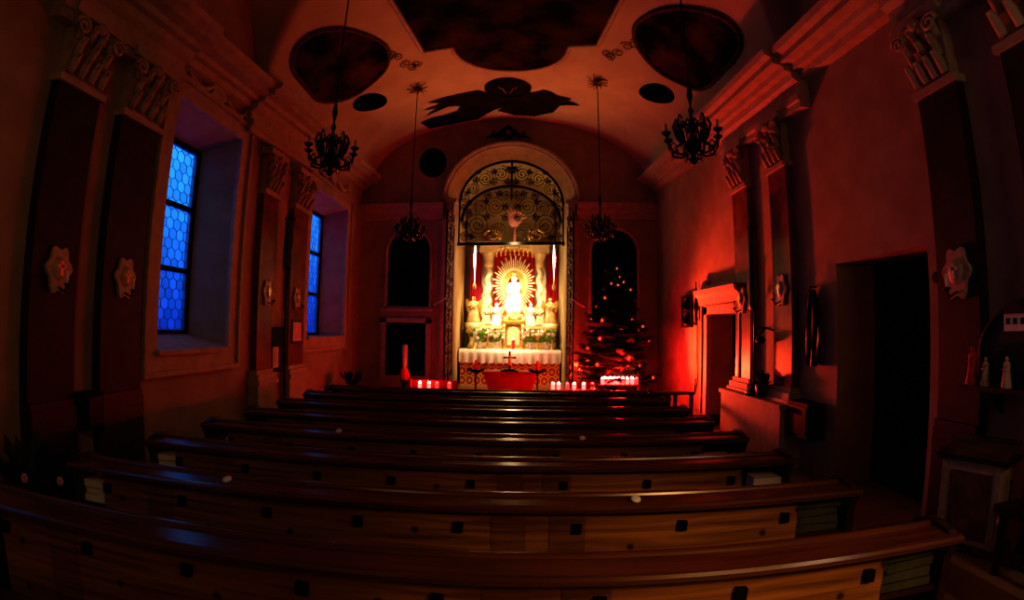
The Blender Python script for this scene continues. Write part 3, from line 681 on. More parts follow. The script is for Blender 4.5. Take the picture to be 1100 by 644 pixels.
m = MB(); m.ball((QX+.13, 13.6, 2.86), (.06, .05, .09)); m.ball((QX+.13, 13.59, 2.98), .045); m.tube([(QX+.2, 13.66, 2.9), (QX+.14, 13.58, 2.8), (QX+.02, 13.6, 2.8)], .03, 6); m.tube([(QX-.2, 13.68, 2.88), (QX-.17, 13.58, 2.7), (QX-.06, 13.55, 2.74)], .03, 6); m.build('child', M['white'], t)
t = thing('ray_halo', (QX, 13.85, 3.0), 'golden sunburst of long rays behind the white statue', 'sunburst')
m = MB(); rows = [[(QX+r*1.0*cos(a), 13.86, 2.98+r*1.25*sin(a)) for a in [2*PI*k/36 for k in range(36)]] for r in (.18, .36)]; m.grid(rows, False, True); m.tube([(QX+.36*cos(a), 13.84, 2.98+.45*sin(a)) for a in [2*PI*k/36 for k in range(38)]], .03, 6); m.build('cloud_ring', M['gold'], t)
for k in range(52):
    a = 2*PI*(k+.5)/52+PI/2; L = 1.0 if k % 2 else .84
    if sin(a) < -.93: continue
    m = MB(); c, s = cos(a), sin(a); r0, r1 = .3, .58*L
    q = [(QX+r0*c-.012*s, 13.83, 2.98+1.3*r0*s+.012*c), (QX+r1*c-.021*s, 13.82, 2.98+1.36*r1*s+.021*c), (QX+(r1+.05)*c, 13.82, 2.98+1.36*(r1+.05)*s), (QX+r1*c+.021*s, 13.82, 2.98+1.36*r1*s-.021*c), (QX+r0*c+.012*s, 13.83, 2.98+1.3*r0*s-.012*c)]
    m.prism([(u[0], u[2]) for u in q], lambda u, v, w: (u, w, v), 13.81, 13.83); m.build('ray', M['gilt'], t)
# cloud pedestal and tabernacle
t = thing('statue_pedestal', (QX, 13.65, 1.95), 'golden bow-fronted pedestal with cherub cloud under the statue', 'pedestal')
m = MB(); m.lathe([(.34, 1.96), (.36, 2.02), (.3, 2.08), (.26, 2.14), (.3, 2.19)], (QX, 13.7, 0), 22, sy=.7); m.build('plinth', M['gold'], t)
m = MB()
for k in range(11): m.ball((QX-.36+.072*k, 13.5+.04*sin(k*2), 2.06+.05*cos(k*1.7)), (.07, .06, .055))
m.build('cherub_cloud', M['peach'], t)
m = MB(); m.tube([(QX-.34+.034*k, 13.46, 1.98-.05*sin(PI*k/20)) for k in range(21)], .035, 6); m.build('garland', M['gold'], t)
t = thing('tabernacle', (QX, 13.5, 1.2), 'golden tabernacle with domed door in the middle of the altar table', 'tabernacle')
m = MB(); m.box(QX-.28, QX+.28, 13.35, 13.75, 1.21, 1.88); m.box(QX-.33, QX+.33, 13.3, 13.78, 1.86, 1.94); m.box(QX-.31, QX+.31, 13.32, 13.75, 1.21, 1.28); m.build('cabinet', M['gold'], t)
m = MB(); m.prism([(QX-.17, 1.3), (QX+.17, 1.3)]+[(QX+.17*cos(a), 1.6+.2*sin(a)) for a in [PI*k/12 for k in range(13)]], lambda u, v, w: (u, w, v), 13.32, 13.35); m.build('door', M['peach'], t)
for s in (-1, 1): m = MB(); m.lathe([(.045, 1.28), (.03, 1.34), (.03, 1.78), (.045, 1.86)], (QX+s*.25, 13.32, 0), 12); m.build('colonnette', M['gilt'], t)

def angel(c, h, label, mb, mw, turn=1):
    t = thing('angel_figure', c, label, 'angel figure', 'angels on the altar')
    m = MB(); robe_figure(m, c, h, h*.52); m.tube([(c[0]-turn*h*.14, c[1]-.02, c[2]+h*.72), (c[0]-turn*h*.05, c[1]-h*.2, c[2]+h*.6), (c[0]+turn*h*.05, c[1]-h*.24, c[2]+h*.68)], [h*.06, h*.05, h*.03], 6)
    m.tube([(c[0]+turn*h*.14, c[1]-.02, c[2]+h*.72), (c[0]+turn*h*.16, c[1]-h*.16, c[2]+h*.58), (c[0]+turn*h*.07, c[1]-h*.24, c[2]+h*.66)], [h*.06, h*.05, h*.03], 6); m.build('body', mb, t)
    for s in (-1, 1):
        m = MB(); m.prism([(c[0]+s*h*.06, c[2]+h*.55), (c[0]+s*h*.14, c[2]+h*.8), (c[0]+s*h*.3, c[2]+h*.92), (c[0]+s*h*.34, c[2]+h*.72), (c[0]+s*h*.26, c[2]+h*.45), (c[0]+s*h*.14, c[2]+h*.32)], lambda u, v, w: (u, w, v), c[1]+h*.13, c[1]+h*.16); m.build('wing', mw, t)
    m = MB(); m.ball((c[0], c[1]+h*.012, c[2]+h*.945), (h*.075, h*.075, h*.06)); m.build('hair', M['gold'], t)
angel((QX-.46, 13.4, 1.82), .62, 'small white kneeling angel left of the golden pedestal', M['porcelain'], M['gilt'], -1)
angel((QX+.46, 13.4, 1.82), .62, 'small white kneeling angel right of the golden pedestal', M['porcelain'], M['gilt'], 1)
angel((QX-1.08, 13.3, 1.9), .7, 'larger gilded angel at the left edge of the altar', M['oldgilt'], M['gold'], -1)
angel((QX+.98, 13.3, 1.9), .68, 'larger gilded angel at the right edge of the altar', M['oldgilt'], M['gold'], 1)
angel((QX-.74, 13.35, 1.85), .52, 'cream angel in front of the left twisted column', M['ivory'], M['gilt'], 1)
angel((QX+.72, 13.35, 1.85), .52, 'cream angel in front of the right twisted column', M['ivory'], M['gilt'], -1)
for x, lab in ((QX-1.08, 'gilded scroll console under the left edge angel'), (QX+.98, 'gilded scroll console under the right edge angel')):
    t = thing('console', (x, 13.3, 1.2), lab, 'console', 'consoles under the edge angels')
    m = MB(); m.lathe([(.15, 1.21), (.13, 1.3), (.09, 1.4), (.13, 1.6), (.2, 1.75), (.22, 1.89)], (x, 13.3, 0), 18, flute=.06); m.build('shaft', M['gilt'], t)
    for s in (-1, 1): m = MB(); m.tube([(x+s*(.1+.07*(1-k/14)*cos(k*.55)), 13.16, 1.62+.09*(1-k/14)*sin(k*.55)) for k in range(13)], .022, 6); m.build('volute', M['gold'], t)
for x, lab in ((QX-.6, 'low gilded plinth under the left altar angels'), (QX+.6, 'low gilded plinth under the right altar angels')):
    t = thing('altar_gradine', (x, 13.4, 1.2), lab, 'altar shelf', 'altar shelves'); 
    m = MB(); m.box(x-.29, x+.29, 13.25, 13.6, 1.21, 1.74); m.build('block', M['oldgilt'], t); m = MB(); m.box(x-.31, x+.31, 13.22, 13.6, 1.74, 1.83); m.build('moulding', M['gilt'], t)

# altar table: block, brocade front, linen cloth
t = thing('altar_table', (QX-.05, 13.1, .28), 'long altar table with red and gold patterned front', 'altar')
m = MB(); m.box(AX-1.28, AX+1.3, 12.75, 13.8, .2, 1.16); m.build('altar_block', M['cream'], t)
m = MB(); m.box(AX-1.26, AX+1.28, 12.7, 12.75, .24, .95); m.build('brocade_front', M['brocade'], t)
m = MB(); m.box(AX-1.3, AX+1.32, 12.4, 12.76, .2, .26); m.build('altar_step', M['step'], t)
m = MB(); rows = []
for k in range(61):
    x = AX-1.3+2.62*k/60; w = .012*sin(k*1.3)
    rows.append([(x, 13.8, 1.2), (x, 12.8, 1.2), (x, 12.7+.0, 1.19), (x, 12.675+w, 1.1), (x, 12.665+1.6*w, .98), (x, 12.66+2*w, .85+.018*cos(k*PI/2*1.0))])
m.grid(rows); tag(m.build('altar_cloth', M['white']), 'white linen cloth with wavy hem hanging over the altar table', 'altar cloth')

# flowers, candles on the altar
def bouquet(c, s, cols, label, seed):
    rnd = random.Random(seed); t = thing('flower_bouquet', c, label, 'flowers', 'flower arrangements on the altar')
    m = MB(); m.lathe([(.05, 0), (.07, .02), (.09, .1), (.06, .16), (.075, .19)], c, 14); m.build('vase', M['porcelain'], t)
    m = MB()
    for k in range(60):
        a = rnd.uniform(0, 2*PI); r = s*rnd.uniform(.3, 1); z = .18+s*rnd.uniform(.1, 1.2)
        p = Vector((c[0]+r*cos(a), c[1]+.5*r*sin(a), c[2]+z)); b = Vector((c[0], c[1], c[2]+.16)); d = (p-b).normalized(); w = d.cross(Vector((0, 1, 0)))*.035
        mid = b.lerp(p, .7); m.poly([mid-d*.09, mid+w, p+d*.02, mid-w])
    for k in range(10): m.tube([(c[0], c[1], c[2]+.15), (c[0]+s*.7*cos(k), c[1]+.2*s*sin(k), c[2]+.2+s*.8)], .006, 4)
    m.build('foliage', M['leaf'], t)
    for k in range(15):
        a = rnd.uniform(0, 2*PI); r = s*rnd.uniform(.2, 1); p = (c[0]+r*cos(a), c[1]-.1-.1*abs(sin(a)), c[2]+.22+s*rnd.uniform(.2, 1.15))
        m = MB()
        for q in range(6): m.ball((p[0]+.026*cos(q*PI/3), p[1], p[2]+.026*sin(q*PI/3)), (.022, .014, .022), 6, 4)
        m.ball((p[0], p[1]-.012, p[2]), .018, 6, 4); m.build('blossom', cols[k % len(cols)], t)
bouquet((QX-.44, 12.95, 1.2), .28, [M['pink'], M['petal'], M['peach']], 'pink and white bouquet in a white vase left of the tabernacle', 1)
bouquet((QX+.44, 12.95, 1.2), .28, [M['pink'], M['petal'], M['peach']], 'pink and white bouquet in a white vase right of the tabernacle', 2)
bouquet((QX-.88, 12.98, 1.2), .26, [M['leaf'], M['petal']], 'leafy green plant in a white pot at the left end of the altar', 3)
bouquet((QX+.88, 12.98, 1.2), .26, [M['leaf'], M['petal']], 'leafy green plant in a white pot at the right end of the altar', 4)
def altar_candle(x, y, z, h, label):
    t = thing('altar_candle', (x, y, z), label, 'candle', 'white candles on the altar')
    m = MB(); m.lathe([(.06, 0), (.055, .02), (.02, .05), (.025, .1), (.015, .14), (.045, .17)], (x, y, z), 12); m.build('candlestick', M['gold'], t)
    m = MB(); m.lathe([(.02, .17), (.02, .17+h), (.004, .18+h)], (x, y, z), 10); m.build('candle', M['wax'], t)
for x, lab in ((-1.02, 'leftmost white altar candle'), (-.66, 'white altar candle between left plant and bouquet'), (-.24, 'white altar candle just left of the tabernacle'), (.24, 'white altar candle just right of the tabernacle'), (.66, 'white altar candle between right bouquet and plant'), (1.02, 'rightmost white altar candle')):
    altar_candle(QX+x, 12.88, 1.2, .34, lab)
t = thing('red_lamp', (QX, 13.1, 1.2), 'small red candle in front of the tabernacle door', 'candle')
m = MB(); m.lathe([(.035, 0), (.045, .04), (.045, .22), (.03, .25)], (QX, 13.15, 1.2), 12); m.build('glass', M['redwax'], t); m = MB(); m.ball((QX, 13.15, 1.47), (.012, .012, .025), 6, 4); m.build('flame', M['flame'], t)
# hanging lamps
for x, y, lab in ((-1.05, 12.3, 'slim white hanging lamp in front of the left curtain'), (.93, 12.3, 'slim white hanging lamp in front of the right curtain')):
    t = thing('pendant_lamp', (x, y, 2.75), lab, 'hanging lamp', 'hanging lamps of the altar recess')
    top = AZ+AH*math.sqrt(1-((x-AX)/AR)**2)
    m = MB(); m.tube([(x, y, 3.9), (x, y, top)], .006, 5); m.build('cord', M['iron'], t)
    m = MB(); m.lathe([(.006, 1.15), (.014, 1.1), (.03, .9), (.028, .65), (.014, .4), (.01, .3)], (x, y, 2.75), 14); m.build('glass_shade', M['pendant'], t)
    m = MB(); m.lathe([(.012, .3), (.016, .12), (.04, .08), (.045, .0), (.01, -.05)], (x, y, 2.75), 12); m.build('socket', M['gilt'], t)
    m = MB(); m.tube([(x, y, 2.71), (x, y, 2.42)], .012, 5); m.build('tassel', M['redcloth'], t)

# free-standing front altar under a red cover, with standing crucifix
YM = 10.9
t = thing('altar_block', (-.07, YM, .28), 'small front altar covered in red, tapering to the floor', 'altar')
m = MB(); a, b = (-.7, .47), (-.56, .34)
for y0, y1 in ((YM, YM+.55),):
    v = [(b[0], y0+.08, .28), (b[1], y0+.08, .28), (b[1], y1-.08, .28), (b[0], y1-.08, .28), (a[0], y0, .74), (a[1], y0, .74), (a[1], y1, .74), (a[0], y1, .74)]
    m.v = v; m.f = [(0, 1, 2, 3), (4, 5, 6, 7), (0, 1, 5, 4), (1, 2, 6, 5), (2, 3, 7, 6), (3, 0, 4, 7)]; m.sm = [False]*6
m.build('red_cover', M['redtab'], t); MB().box(-.73, .5, YM-.03, YM+.58, .74, .79).build('table_top', M['redtab'], t)
t = thing('crucifix', (-.13, YM+.1, .79), 'small dark standing crucifix on the red front altar', 'crucifix')
m = MB(); m.box(-.33, .07, YM+.03, YM+.2, .79, .825); m.box(-.25, -.01, YM+.06, YM+.17, .825, .85); m.build('foot', M['stool'], t)
m = MB(); m.box(-.15, -.11, YM+.1, YM+.13, .85, 1.24); m.box(-.27, .01, YM+.1, YM+.13, 1.08, 1.12); m.build('cross', M['stool'], t)
m = MB(); robe_figure(m, (-.13, YM+.085, .93), .22, .09); m.tube([(-.23, YM+.09, 1.11), (-.13, YM+.085, 1.09), (-.03, YM+.09, 1.11)], .01, 5); m.build('corpus', M['gold'], t)
for x, lab in ((-.86, 'black iron candle stand with red candle left of the red front altar'), (.48, 'black iron candle stand with red candle right of the red front altar')):
    t = thing('candle_stand', (x, YM-.15, .28), lab, 'candle stand', 'candle stands by the front altar')
    m = MB(); m.lathe([(.14, 0), (.13, .02), (.03, .05), (.018, .1), (.018, .44), (.03, .47), (.018, .5)], (x, YM-.15, .28), 12); m.build('stem', M['iron'], t)
    m = MB(); m.lathe([(.03, .48), (.15, .53), (.17, .56), (.16, .57), (.04, .56)], (x, YM-.15, .28), 16)
    for k in range(8): m.ball((x+.16*cos(k*PI/4), YM-.15+.16*sin(k*PI/4), .84), .03, 6, 4)
    m.build('drip_pan', M['iron'], t)
    m = MB(); m.lathe([(.032, .56), (.03, .76), (.01, .77)], (x, YM-.15, .28), 12); m.build('candle', M['redwax'], t)

# ------------------------------------------------------------------ votive candles
def votive_proto(lit):
    t = thing('votive_candle', (0, 0, 0), '', 'votive candle')
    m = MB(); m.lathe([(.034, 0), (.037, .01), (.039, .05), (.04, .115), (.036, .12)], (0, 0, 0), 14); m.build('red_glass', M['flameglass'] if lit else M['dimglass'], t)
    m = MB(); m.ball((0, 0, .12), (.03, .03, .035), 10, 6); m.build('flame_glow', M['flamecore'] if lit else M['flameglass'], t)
    return t
ORD = ['first', 'second', 'third', 'fourth', 'fifth', 'sixth', 'seventh', 'eighth', 'ninth', 'tenth']
protos = {}
def votives(xs, y, z, where, group, lit=lambda k: True):
    for k, x in enumerate(xs):
        L = lit(k)
        if L not in protos: o = protos[L] = votive_proto(L)
        else: o = copy_tree(protos[L])
        o.location = (x, y, z); o['label'] = '%s from left of the red votive candles %s' % (ORD[k], where); o['category'] = 'votive candle'; o['group'] = group
def votive_bench(x0, x1, y, z, label, mt):
    t = thing('votive_bench', ((x0+x1)/2, y, .28), label, 'candle bench', 'votive candle benches')
    MB().box(x0, x1, y-.1, y+.1, z-.03, z).build('top', mt, t)
    for x in (x0+.04, x1-.04): MB().box(x-.02, x+.02, y-.08, y+.08, .28, z-.03).build('leg', mt, t)
    return t
YV = 10.2
votive_bench(.68, 1.72, YV, .5, 'low bench carrying the row of red candles right of the altar', M['redframe'])
votives([.78, .9, 1.08, 1.22, 1.42, 1.6], YV, .5, 'right of the altar', 'votive candles on the low right bench', lambda k: k not in (2, 5))
votive_bench(1.75, 2.62, YV+.15, .6, 'higher bench of crowded red candles in front of the fir tree', M['redframe'])
votives([1.83, 1.94, 2.05, 2.15, 2.26, 2.36, 2.47, 2.56], YV+.1, .6, 'in the front row before the fir tree', 'votive candles before the tree', lambda k: k != 7)
votives([1.9, 2.02, 2.11, 2.2, 2.29, 2.38, 2.48], YV+.225, .6, 'in the back row before the fir tree', 'votive candles before the tree')
t = votive_bench(-2.15, -1.22, YV, .47, 'low red box bench of candles left of the altar', M['redframe'])
MB().box(-2.17, -1.2, YV+.1, YV+.13, .3, .64).build('back_panel', M['redframe'], t)
MB().box(-2.19, -2.16, YV-.12, YV+.13, .3, .66).build('side_panel', M['redframe'], t)
votives([-1.98, -1.79, -1.62, -1.36], YV, .47, 'left of the altar', 'votive candles left of the altar', lambda k: k < 2)

# paschal candle
t = thing('paschal_candle', (-2.42, 10.7, .28), 'tall thick paschal candle on a stand left of the red candles', 'candle')
m = MB(); m.lathe([(.17, 0), (.16, .05), (.07, .1), (.05, .16), (.09, .26), (.11, .3), (.07, .34)], (-2.42, 10.7, .28), 16); m.build('stand', M['bronze'], t)
m = MB(); m.lathe([(.06, .33), (.06, 1.05), (.05, 1.07), (.01, 1.08)], (-2.42, 10.7, .28), 16); m.build('candle', M['pale_wood'], t)
m = MB(); m.lathe([(.09, .3), (.11, .4), (.08, .5), (.061, .55)], (-2.42, 10.7, .28), 14, flute=.12); m.build('flower_wreath', M['redwax'], t)

# ------------------------------------------------------------------ Christmas tree
TX, TY, TZ = 2.16, 10.8, .28
t = thing('fir_tree', (TX, TY, TZ), 'dark decorated fir tree standing behind the bright red candles', 'tree')
m = MB(); m.tube([(TX, TY, TZ), (TX, TY, TZ+1.5), (TX, TY, TZ+2.95)], [.06, .04, .008], 8); m.build('trunk', M['bark'], t)
m = MB(); m.lathe([(.2, 0), (.22, .04), (.1, .1), (.07, .22)], (TX, TY, TZ), 14); m.build('stand', M['iron'], t)
rnd = random.Random(5); tips = []
for lev in range(14):
    z = .38+2.4*lev/13; L = .98*(1-lev/14.6)**.85+.05; nb = 8 if lev < 8 else 6; z0 = z
    for k in range(nb):
        a = 2*PI*(k+.5*(lev % 2))/nb+rnd.uniform(-.25, .25); l = L*rnd.uniform(.7, 1.1); z = z0+rnd.uniform(-.09, .09); m = MB()
        d = Vector((cos(a), sin(a), 0)); b = Vector((TX, TY, TZ+z)); P = [b+d*(l*s)+Vector((0, 0, -.22*l*s+.26*l*s*s)) for s in (0, .35, .7, 1)]
        P = [Vector((max(p.x, 1.34), min(p.y, YE-.12), p.z)) for p in P]
        m.tube(P, [.014, .01, .007, .003], 4); tips.append(P[3])
        side = d.cross(Vector((0, 0, 1))); segs = max(4, int(l/.05))
        def at(s):
            i = 0 if s < .35 else 1 if s < .7 else 2; t0 = (0, .35, .7)[i]; return P[i].lerp(P[i+1], (s-t0)/(.35, .35, .3)[i])
        for q in range(1, segs+1):
            s = q/segs; c = at(s)
            for sg in (-1, 1):       # side twigs, each a spray of needles
                tl = (.26*(1.1-s)+.05)*min(1, l/.5+.3); e = c+side*sg*tl+d*tl*.7+Vector((0, 0, rnd.uniform(-.07, .02)))
                for w in range(5):
                    f0 = c.lerp(e, w/5); f1 = c.lerp(e, (w+1.4)/5); g = (f1-f0)
                    for up in (-1, -.3, .4, 1):
                        n = f0+g*1.1+Vector((rnd.uniform(-.03, .03), rnd.uniform(-.03, .03), .04*up)); h = g.cross(Vector((0, 0, 1)))*.12+Vector((0, 0, .006))
                        m.poly([f0+h, n, f0-h])
        m.build('branch', M['fir'], t)
# straw stars and baubles hung in the tree
front = [p for p in tips if p.y < TY+.15]; rnd.shuffle(front)
star = ball_ = None
for k, p in enumerate(front[:34]):
    q = p-Vector((0, .03, .07))
    if k % 2:
        if star is None:
            o = star = thing('straw_star', q, '', 'ornament'); m = MB()
            for j in range(4): m.obox((q.x, q.y, q.z), (.11, .006, .012), ry=PI*j/4)
            m.build('straws', M['straw'], o); m = MB(); m.ball((q.x, q.y-.01, q.z), .014, 6, 4); m.build('bead', M['spark'], o)
        else: o = copy_tree(star)
        o['label'] = 'small straw star ornament hanging on the dark fir tree'; o['group'] = 'straw stars on the tree'; o['category'] = 'ornament'
    else:
        if ball_ is None:
            o = ball_ = thing('bauble', q, '', 'ornament'); m = MB(); m.ball((q.x, q.y, q.z), .032, 10, 7); m.build('ball', M['glassball'], o)
            m = MB(); m.lathe([(.008, .03), (.008, .045)], tuple(q), 8); m.build('cap', M['gold'], o)
        else: o = copy_tree(ball_)
        o['label'] = 'small shiny bauble hanging on the dark fir tree'; o['group'] = 'baubles on the tree'; o['category'] = 'ornament'
    o.location = q

# ------------------------------------------------------------------ chandeliers
def chandelier():
    t = thing('chandelier', (0, 0, 0), '', 'chandelier')
    m = MB(); m.lathe([(.005, -.27), (.03, -.25), (.05, -.2), (.025, -.16), (.07, -.1), (.09, -.04), (.04, .02), (.02, .08), (.05, .13), (.03, .2), (.015, .27), (.03, .32), (.008, .38)], (0, 0, 0), 14); m.build('stem', M['iron'], t)
    m = MB(); m.tube([(.19*cos(2*PI*k/24), .19*sin(2*PI*k/24), -.1) for k in range(26)], .012, 6); m.build('ring', M['iron'], t)
    for k in range(8):
        a = 2*PI*(k+.5)/8; m = MB(); m.tube([(r*cos(a), r*sin(a), z) for r, z in ((.03, .0), (.1, -.06), (.15, .03), (.19, .16), (.16, .24), (.12, .2))], [.012, .016, .02, .016, .012, .006], 6); m.build('leaf_spray', M['iron'], t)
    for k in range(8):
        a = 2*PI*k/8; c, s = cos(a), sin(a); m = MB()
        m.tube([(r*c, r*s, z) for r, z in ((.04, -.08), (.12, -.17), (.21, -.15), (.27, -.05), (.28, .03))], .013, 6)
        m.tube([(r*c, r*s, z) for r, z in ((.03, .16), (.1, .2), (.17, .12), (.14, .02), (.09, .04), (.1, .09))], .009, 5)
        m.tube([(r*c, r*s, z) for r, z in ((.19, -.15), (.17, -.08), (.21, -.04), (.24, -.08))], .008, 5)
        am = m.build('arm', M['iron'], t)
        m = MB(); m.lathe([(.012, .02), (.045, .045), (.05, .06), (.02, .06)], (.28*c, .28*s, 0), 10); m.build('drip_pan', M['iron'], am)
        m = MB(); m.lathe([(.012, .06), (.012, .15), (.003, .16)], (.28*c, .28*s, 0), 8); m.build('candle', M['sconce'], am)
        m = MB(); m.ball((.24*c, .24*s, -.14), (.014, .014, .03), 6, 4); m.build('crystal_drop', M['glassball'], am)
        m = MB(); m.ball((.09*c, .09*s, -.2), (.014, .014, .03), 6, 4); m.build('crystal_drop', M['glassball'], am)
    return t
ch = chandelier()
for k, (x, y, z, s, lab) in enumerate(((-2.12, 5.2, 3.68, 1., 'iron chandelier hanging near the left wall, the larger on that side'), (1.78, 4.68, 3.68, 1., 'iron chandelier hanging near the right wall, the larger on that side'), (-2.09, 9.4, 3.64, 1., 'small far chandelier before the left arched niche'), (1.56, 9.1, 3.64, 1., 'small far chandelier before the right arched niche'))):
    o = ch if k == 0 else copy_tree(ch)
    o.location = (x, y, z); o['label'] = lab; o['group'] = 'iron chandeliers'; o['category'] = 'chandelier'
    top = vault_z(x, y)
    m = MB(); m.tube([(x, y, z+.37), (x, y, top)], .009, 6); m.lathe([(.008, .38), (.035, .5), (.015, .62), (.008, .72)], (x, y, z), 8); m.build('chain', M['iron'], o)
    m = MB(); zr = top-.02
    for q in range(8): m.tube([(x, y, zr), (x+.12*cos(q*PI/4), y+.12*sin(q*PI/4), zr-.01), (x+.22*cos(q*PI/4+.3), y+.22*sin(q*PI/4+.3), main_z(x+.22*cos(q*PI/4+.3))-.02 if k > 1 else zr-.01)], [.016, .01, .005], 5)
    m.build('ceiling_rosette', M['sconce2'], o)

# ------------------------------------------------------------------ pews
PX0, PX1 = -2.9, 2.07           # ends of the ledge
def pew():
    t = thing('church_pew', (-.35, 0, F), '', 'pew')
    Z = lambda z: z
    LED = [(-.02, .76), (-.075, .76), (-.092, .77), (-.095, .79), (-.085, .803), (-.066, .806), (-.06, .798), (.075, .806), (.08, .818), (.088, .824), (.105, .824), (.112, .816), (.112, .79), (.02, .775)]
    m = MB(); m.prism(LED, lambda u, v, w: (w, u, v), PX0, PX1); m.build('ledge', M['pew'], t)
    m = MB(); m.box(-2.66, 1.68, 0, .03, .2, .77); m.build('back_panel', M['pewpanel'], t)
    for x in (-2.2, -.03, .3): m = MB(); m.box(x-.09 if x < 0 else x-.1, x+.1, -.006, 0, .2, .765); m.build('stile', M['stile'], t)
    m = MB(); m.box(PX0+.04, PX1-.04, -.012, .03, F, .22); m.build('plinth', M['pew'], t)
    for x in (-2.62, -2.02, -1.43, -.87, -.3, .35, .95, 1.59):
        m = MB(); m.obox((x, -.012, .65), (.052, .024, .056), ry=.06); m.build('coat_hook', M['black'], t)
    for x0, x1 in ((PX0+.05, -2.66), (1.68, PX1-.05)):
        m = MB(); m.box(x0, x1, 0, .2, .5, .525); m.build('book_shelf', M['pewend'], t)
        m = MB(); m.box(x0, x1, .2, .22, .22, .78); m.build('shelf_back', M['pewend'], t)
    END = [(-.06, F), (.46, F), (.47, .3), (.43, .5), (.36, .56), (.3, .7), (.22, .78), (.18, .81), (.12, .838), (.04, .835), (-.03, .815), (-.07, .77), (-.03, .68), (-.02, .4)]
    for x in (PX0, PX1-.05):
        m = MB(); m.prism(END, lambda u, v, w: (w, u, v), x, x+.05); m.build('end_panel', M['pewend'], t)
    m = MB(); m.prism([(.06, .46), (.44, .44), (.45, .47), (.06, .49)], lambda u, v, w: (w, u, v), PX0+.05, PX1-.05); m.build('seat', M['pew'], t)
    m = MB(); m.prism([(-.2, .26), (-.05, .28), (-.05, .31), (-.21, .29)], lambda u, v, w: (w, u, v), PX0+.05, PX1-.05); m.build('kneeler', M['pew'], t)
    return t
NEAR = ['pew nearest the camera, its back panel lit golden on the right', 'second wooden pew from the camera', 'third wooden pew from the camera', 'fourth wooden pew from the camera', 'fifth wooden pew from the camera', 'third pew counted back from the altar', 'second pew counted back from the altar', 'front pew nearest the altar']
PY = [1.87+.78*k for k in range(8)]
p0 = pew(); 
for k, y in enumerate(PY):
    o = p0 if k == 0 else copy_tree(p0)
    o.location = (-.35, y, F); o['label'] = NEAR[k] if k == 0 else NEAR[k]+', brown ledge along its back'; o['group'] = 'church pews'; o['category'] = 'pew'

# kneeling bench beyond the front pew, open frame at its right end
t = thing('kneeling_bench', (.2, 7.95, F), 'dark open-framed front bench whose end stands out beside the small doorway', 'bench')
MB().box(-2.6, 2.95, 7.88, 8.02, .69, .735).build('top_rail', M['pewend'], t)
for x in (2.9, 2.62, -2.55): MB().box(x-.035, x+.035, 7.9, 7.98, F, .69).build('post', M['pewend'], t)
MB().box(-2.6, 2.93, 7.92, 7.96, .42, .47).build('lower_rail', M['pewend'], t)
MB().box(-2.6, 2.55, 7.93, 7.95, .2, .69).build('panel', M['pewend'], t)

# hymn books in the end compartments
def book(w, d, h, cover):
    t = thing('hymn_book', (0, 0, 0), '', 'book')
    m = MB(); m.box(-w/2+.006, w/2-.006, -d/2+.004, d/2-.004, .004, h-.004); m.build('pages', M['paper'], t)
    m = MB(); m.box(-w/2, w/2, -d/2, d/2, 0, .004).box(-w/2, w/2, -d/2, d/2, h-.004, h).box(-w/2, w/2, -d/2, -d/2+.003, 0, h); m.build('cover', cover, t)
    return t
bk = {}
POS = ['bottom', 'second', 'third', 'top']
def stack(x, y, z, n, kind, where, w=.2, d=.14, h=.042, jit=.015):
    rnd = random.Random(int(x*100)+int(y*10))
    for k in range(n):
        key = (kind, w, h)
        if key not in bk: o = bk[key] = book(w, d, h, M[kind])
        else: o = copy_tree(bk[key])
        o.location = (x+rnd.uniform(-jit, jit), y+rnd.uniform(0, jit), z+k*(h+.0005)); o.rotation_euler[2] = rnd.uniform(-.08, .08)
        lev = 'topmost' if k == n-1 else 'bottom' if k == 0 else 'second lowest' if k == 1 else 'third lowest'
        o['label'] = '%s hymn book of the stack %s' % (lev, where); o['category'] = 'book'; o['group'] = 'hymn books in the pew ends'
ROWN = ['nearest pew', 'second pew', 'third pew', 'fourth pew', 'fifth pew']
for k in range(5):
    y = PY[k]
    if k < 2:
        stack(1.85, y+.09, .525, 4, 'cover', 'in the right end of the '+ROWN[k], .3, .15, .05)
    elif k == 2:
        stack(1.9, y+.08, .625-.1, 2, 'cover2', 'in the right end of the '+ROWN[k], .24, .15, .06)
    else:
        stack(1.85, y+.08, .525, 2, 'cover2', 'in the right end of the '+ROWN[k], .24, .15, .05)
    if k in (1, 2, 3): stack(-2.8, y+.08, .525, 3, 'cover2' if k != 3 else 'cover', 'in the left end of the '+ROWN[k], .22, .15, .05)
# pale round markers on the ledges
mk = None
for x, y, lab in ((.67, PY[1]-.02, 'round white marker lying on the second pew right of centre'), (-1.69, PY[1]+.0, 'round white marker lying on the second pew near its left end'), (-1.54, PY[3]-.02, 'small white marker on the fourth pew left of centre'), (.58, PY[3]-.02, 'small white marker on the fourth pew right of centre')):
    if mk is None: m = MB(); m.lathe([(.024, -.003), (.029, .0), (.027, .008), (.016, .013), (.003, .014)], (0, 0, 0), 18); o = mk = m.build('seat_marker', M['white'])
    else: o = mk.copy(); COL.objects.link(o)
    o.location = (x, y, .818); o.rotation_euler = (.38, 0, 0); tag(o, lab, 'marker', 'round white markers on the pews')

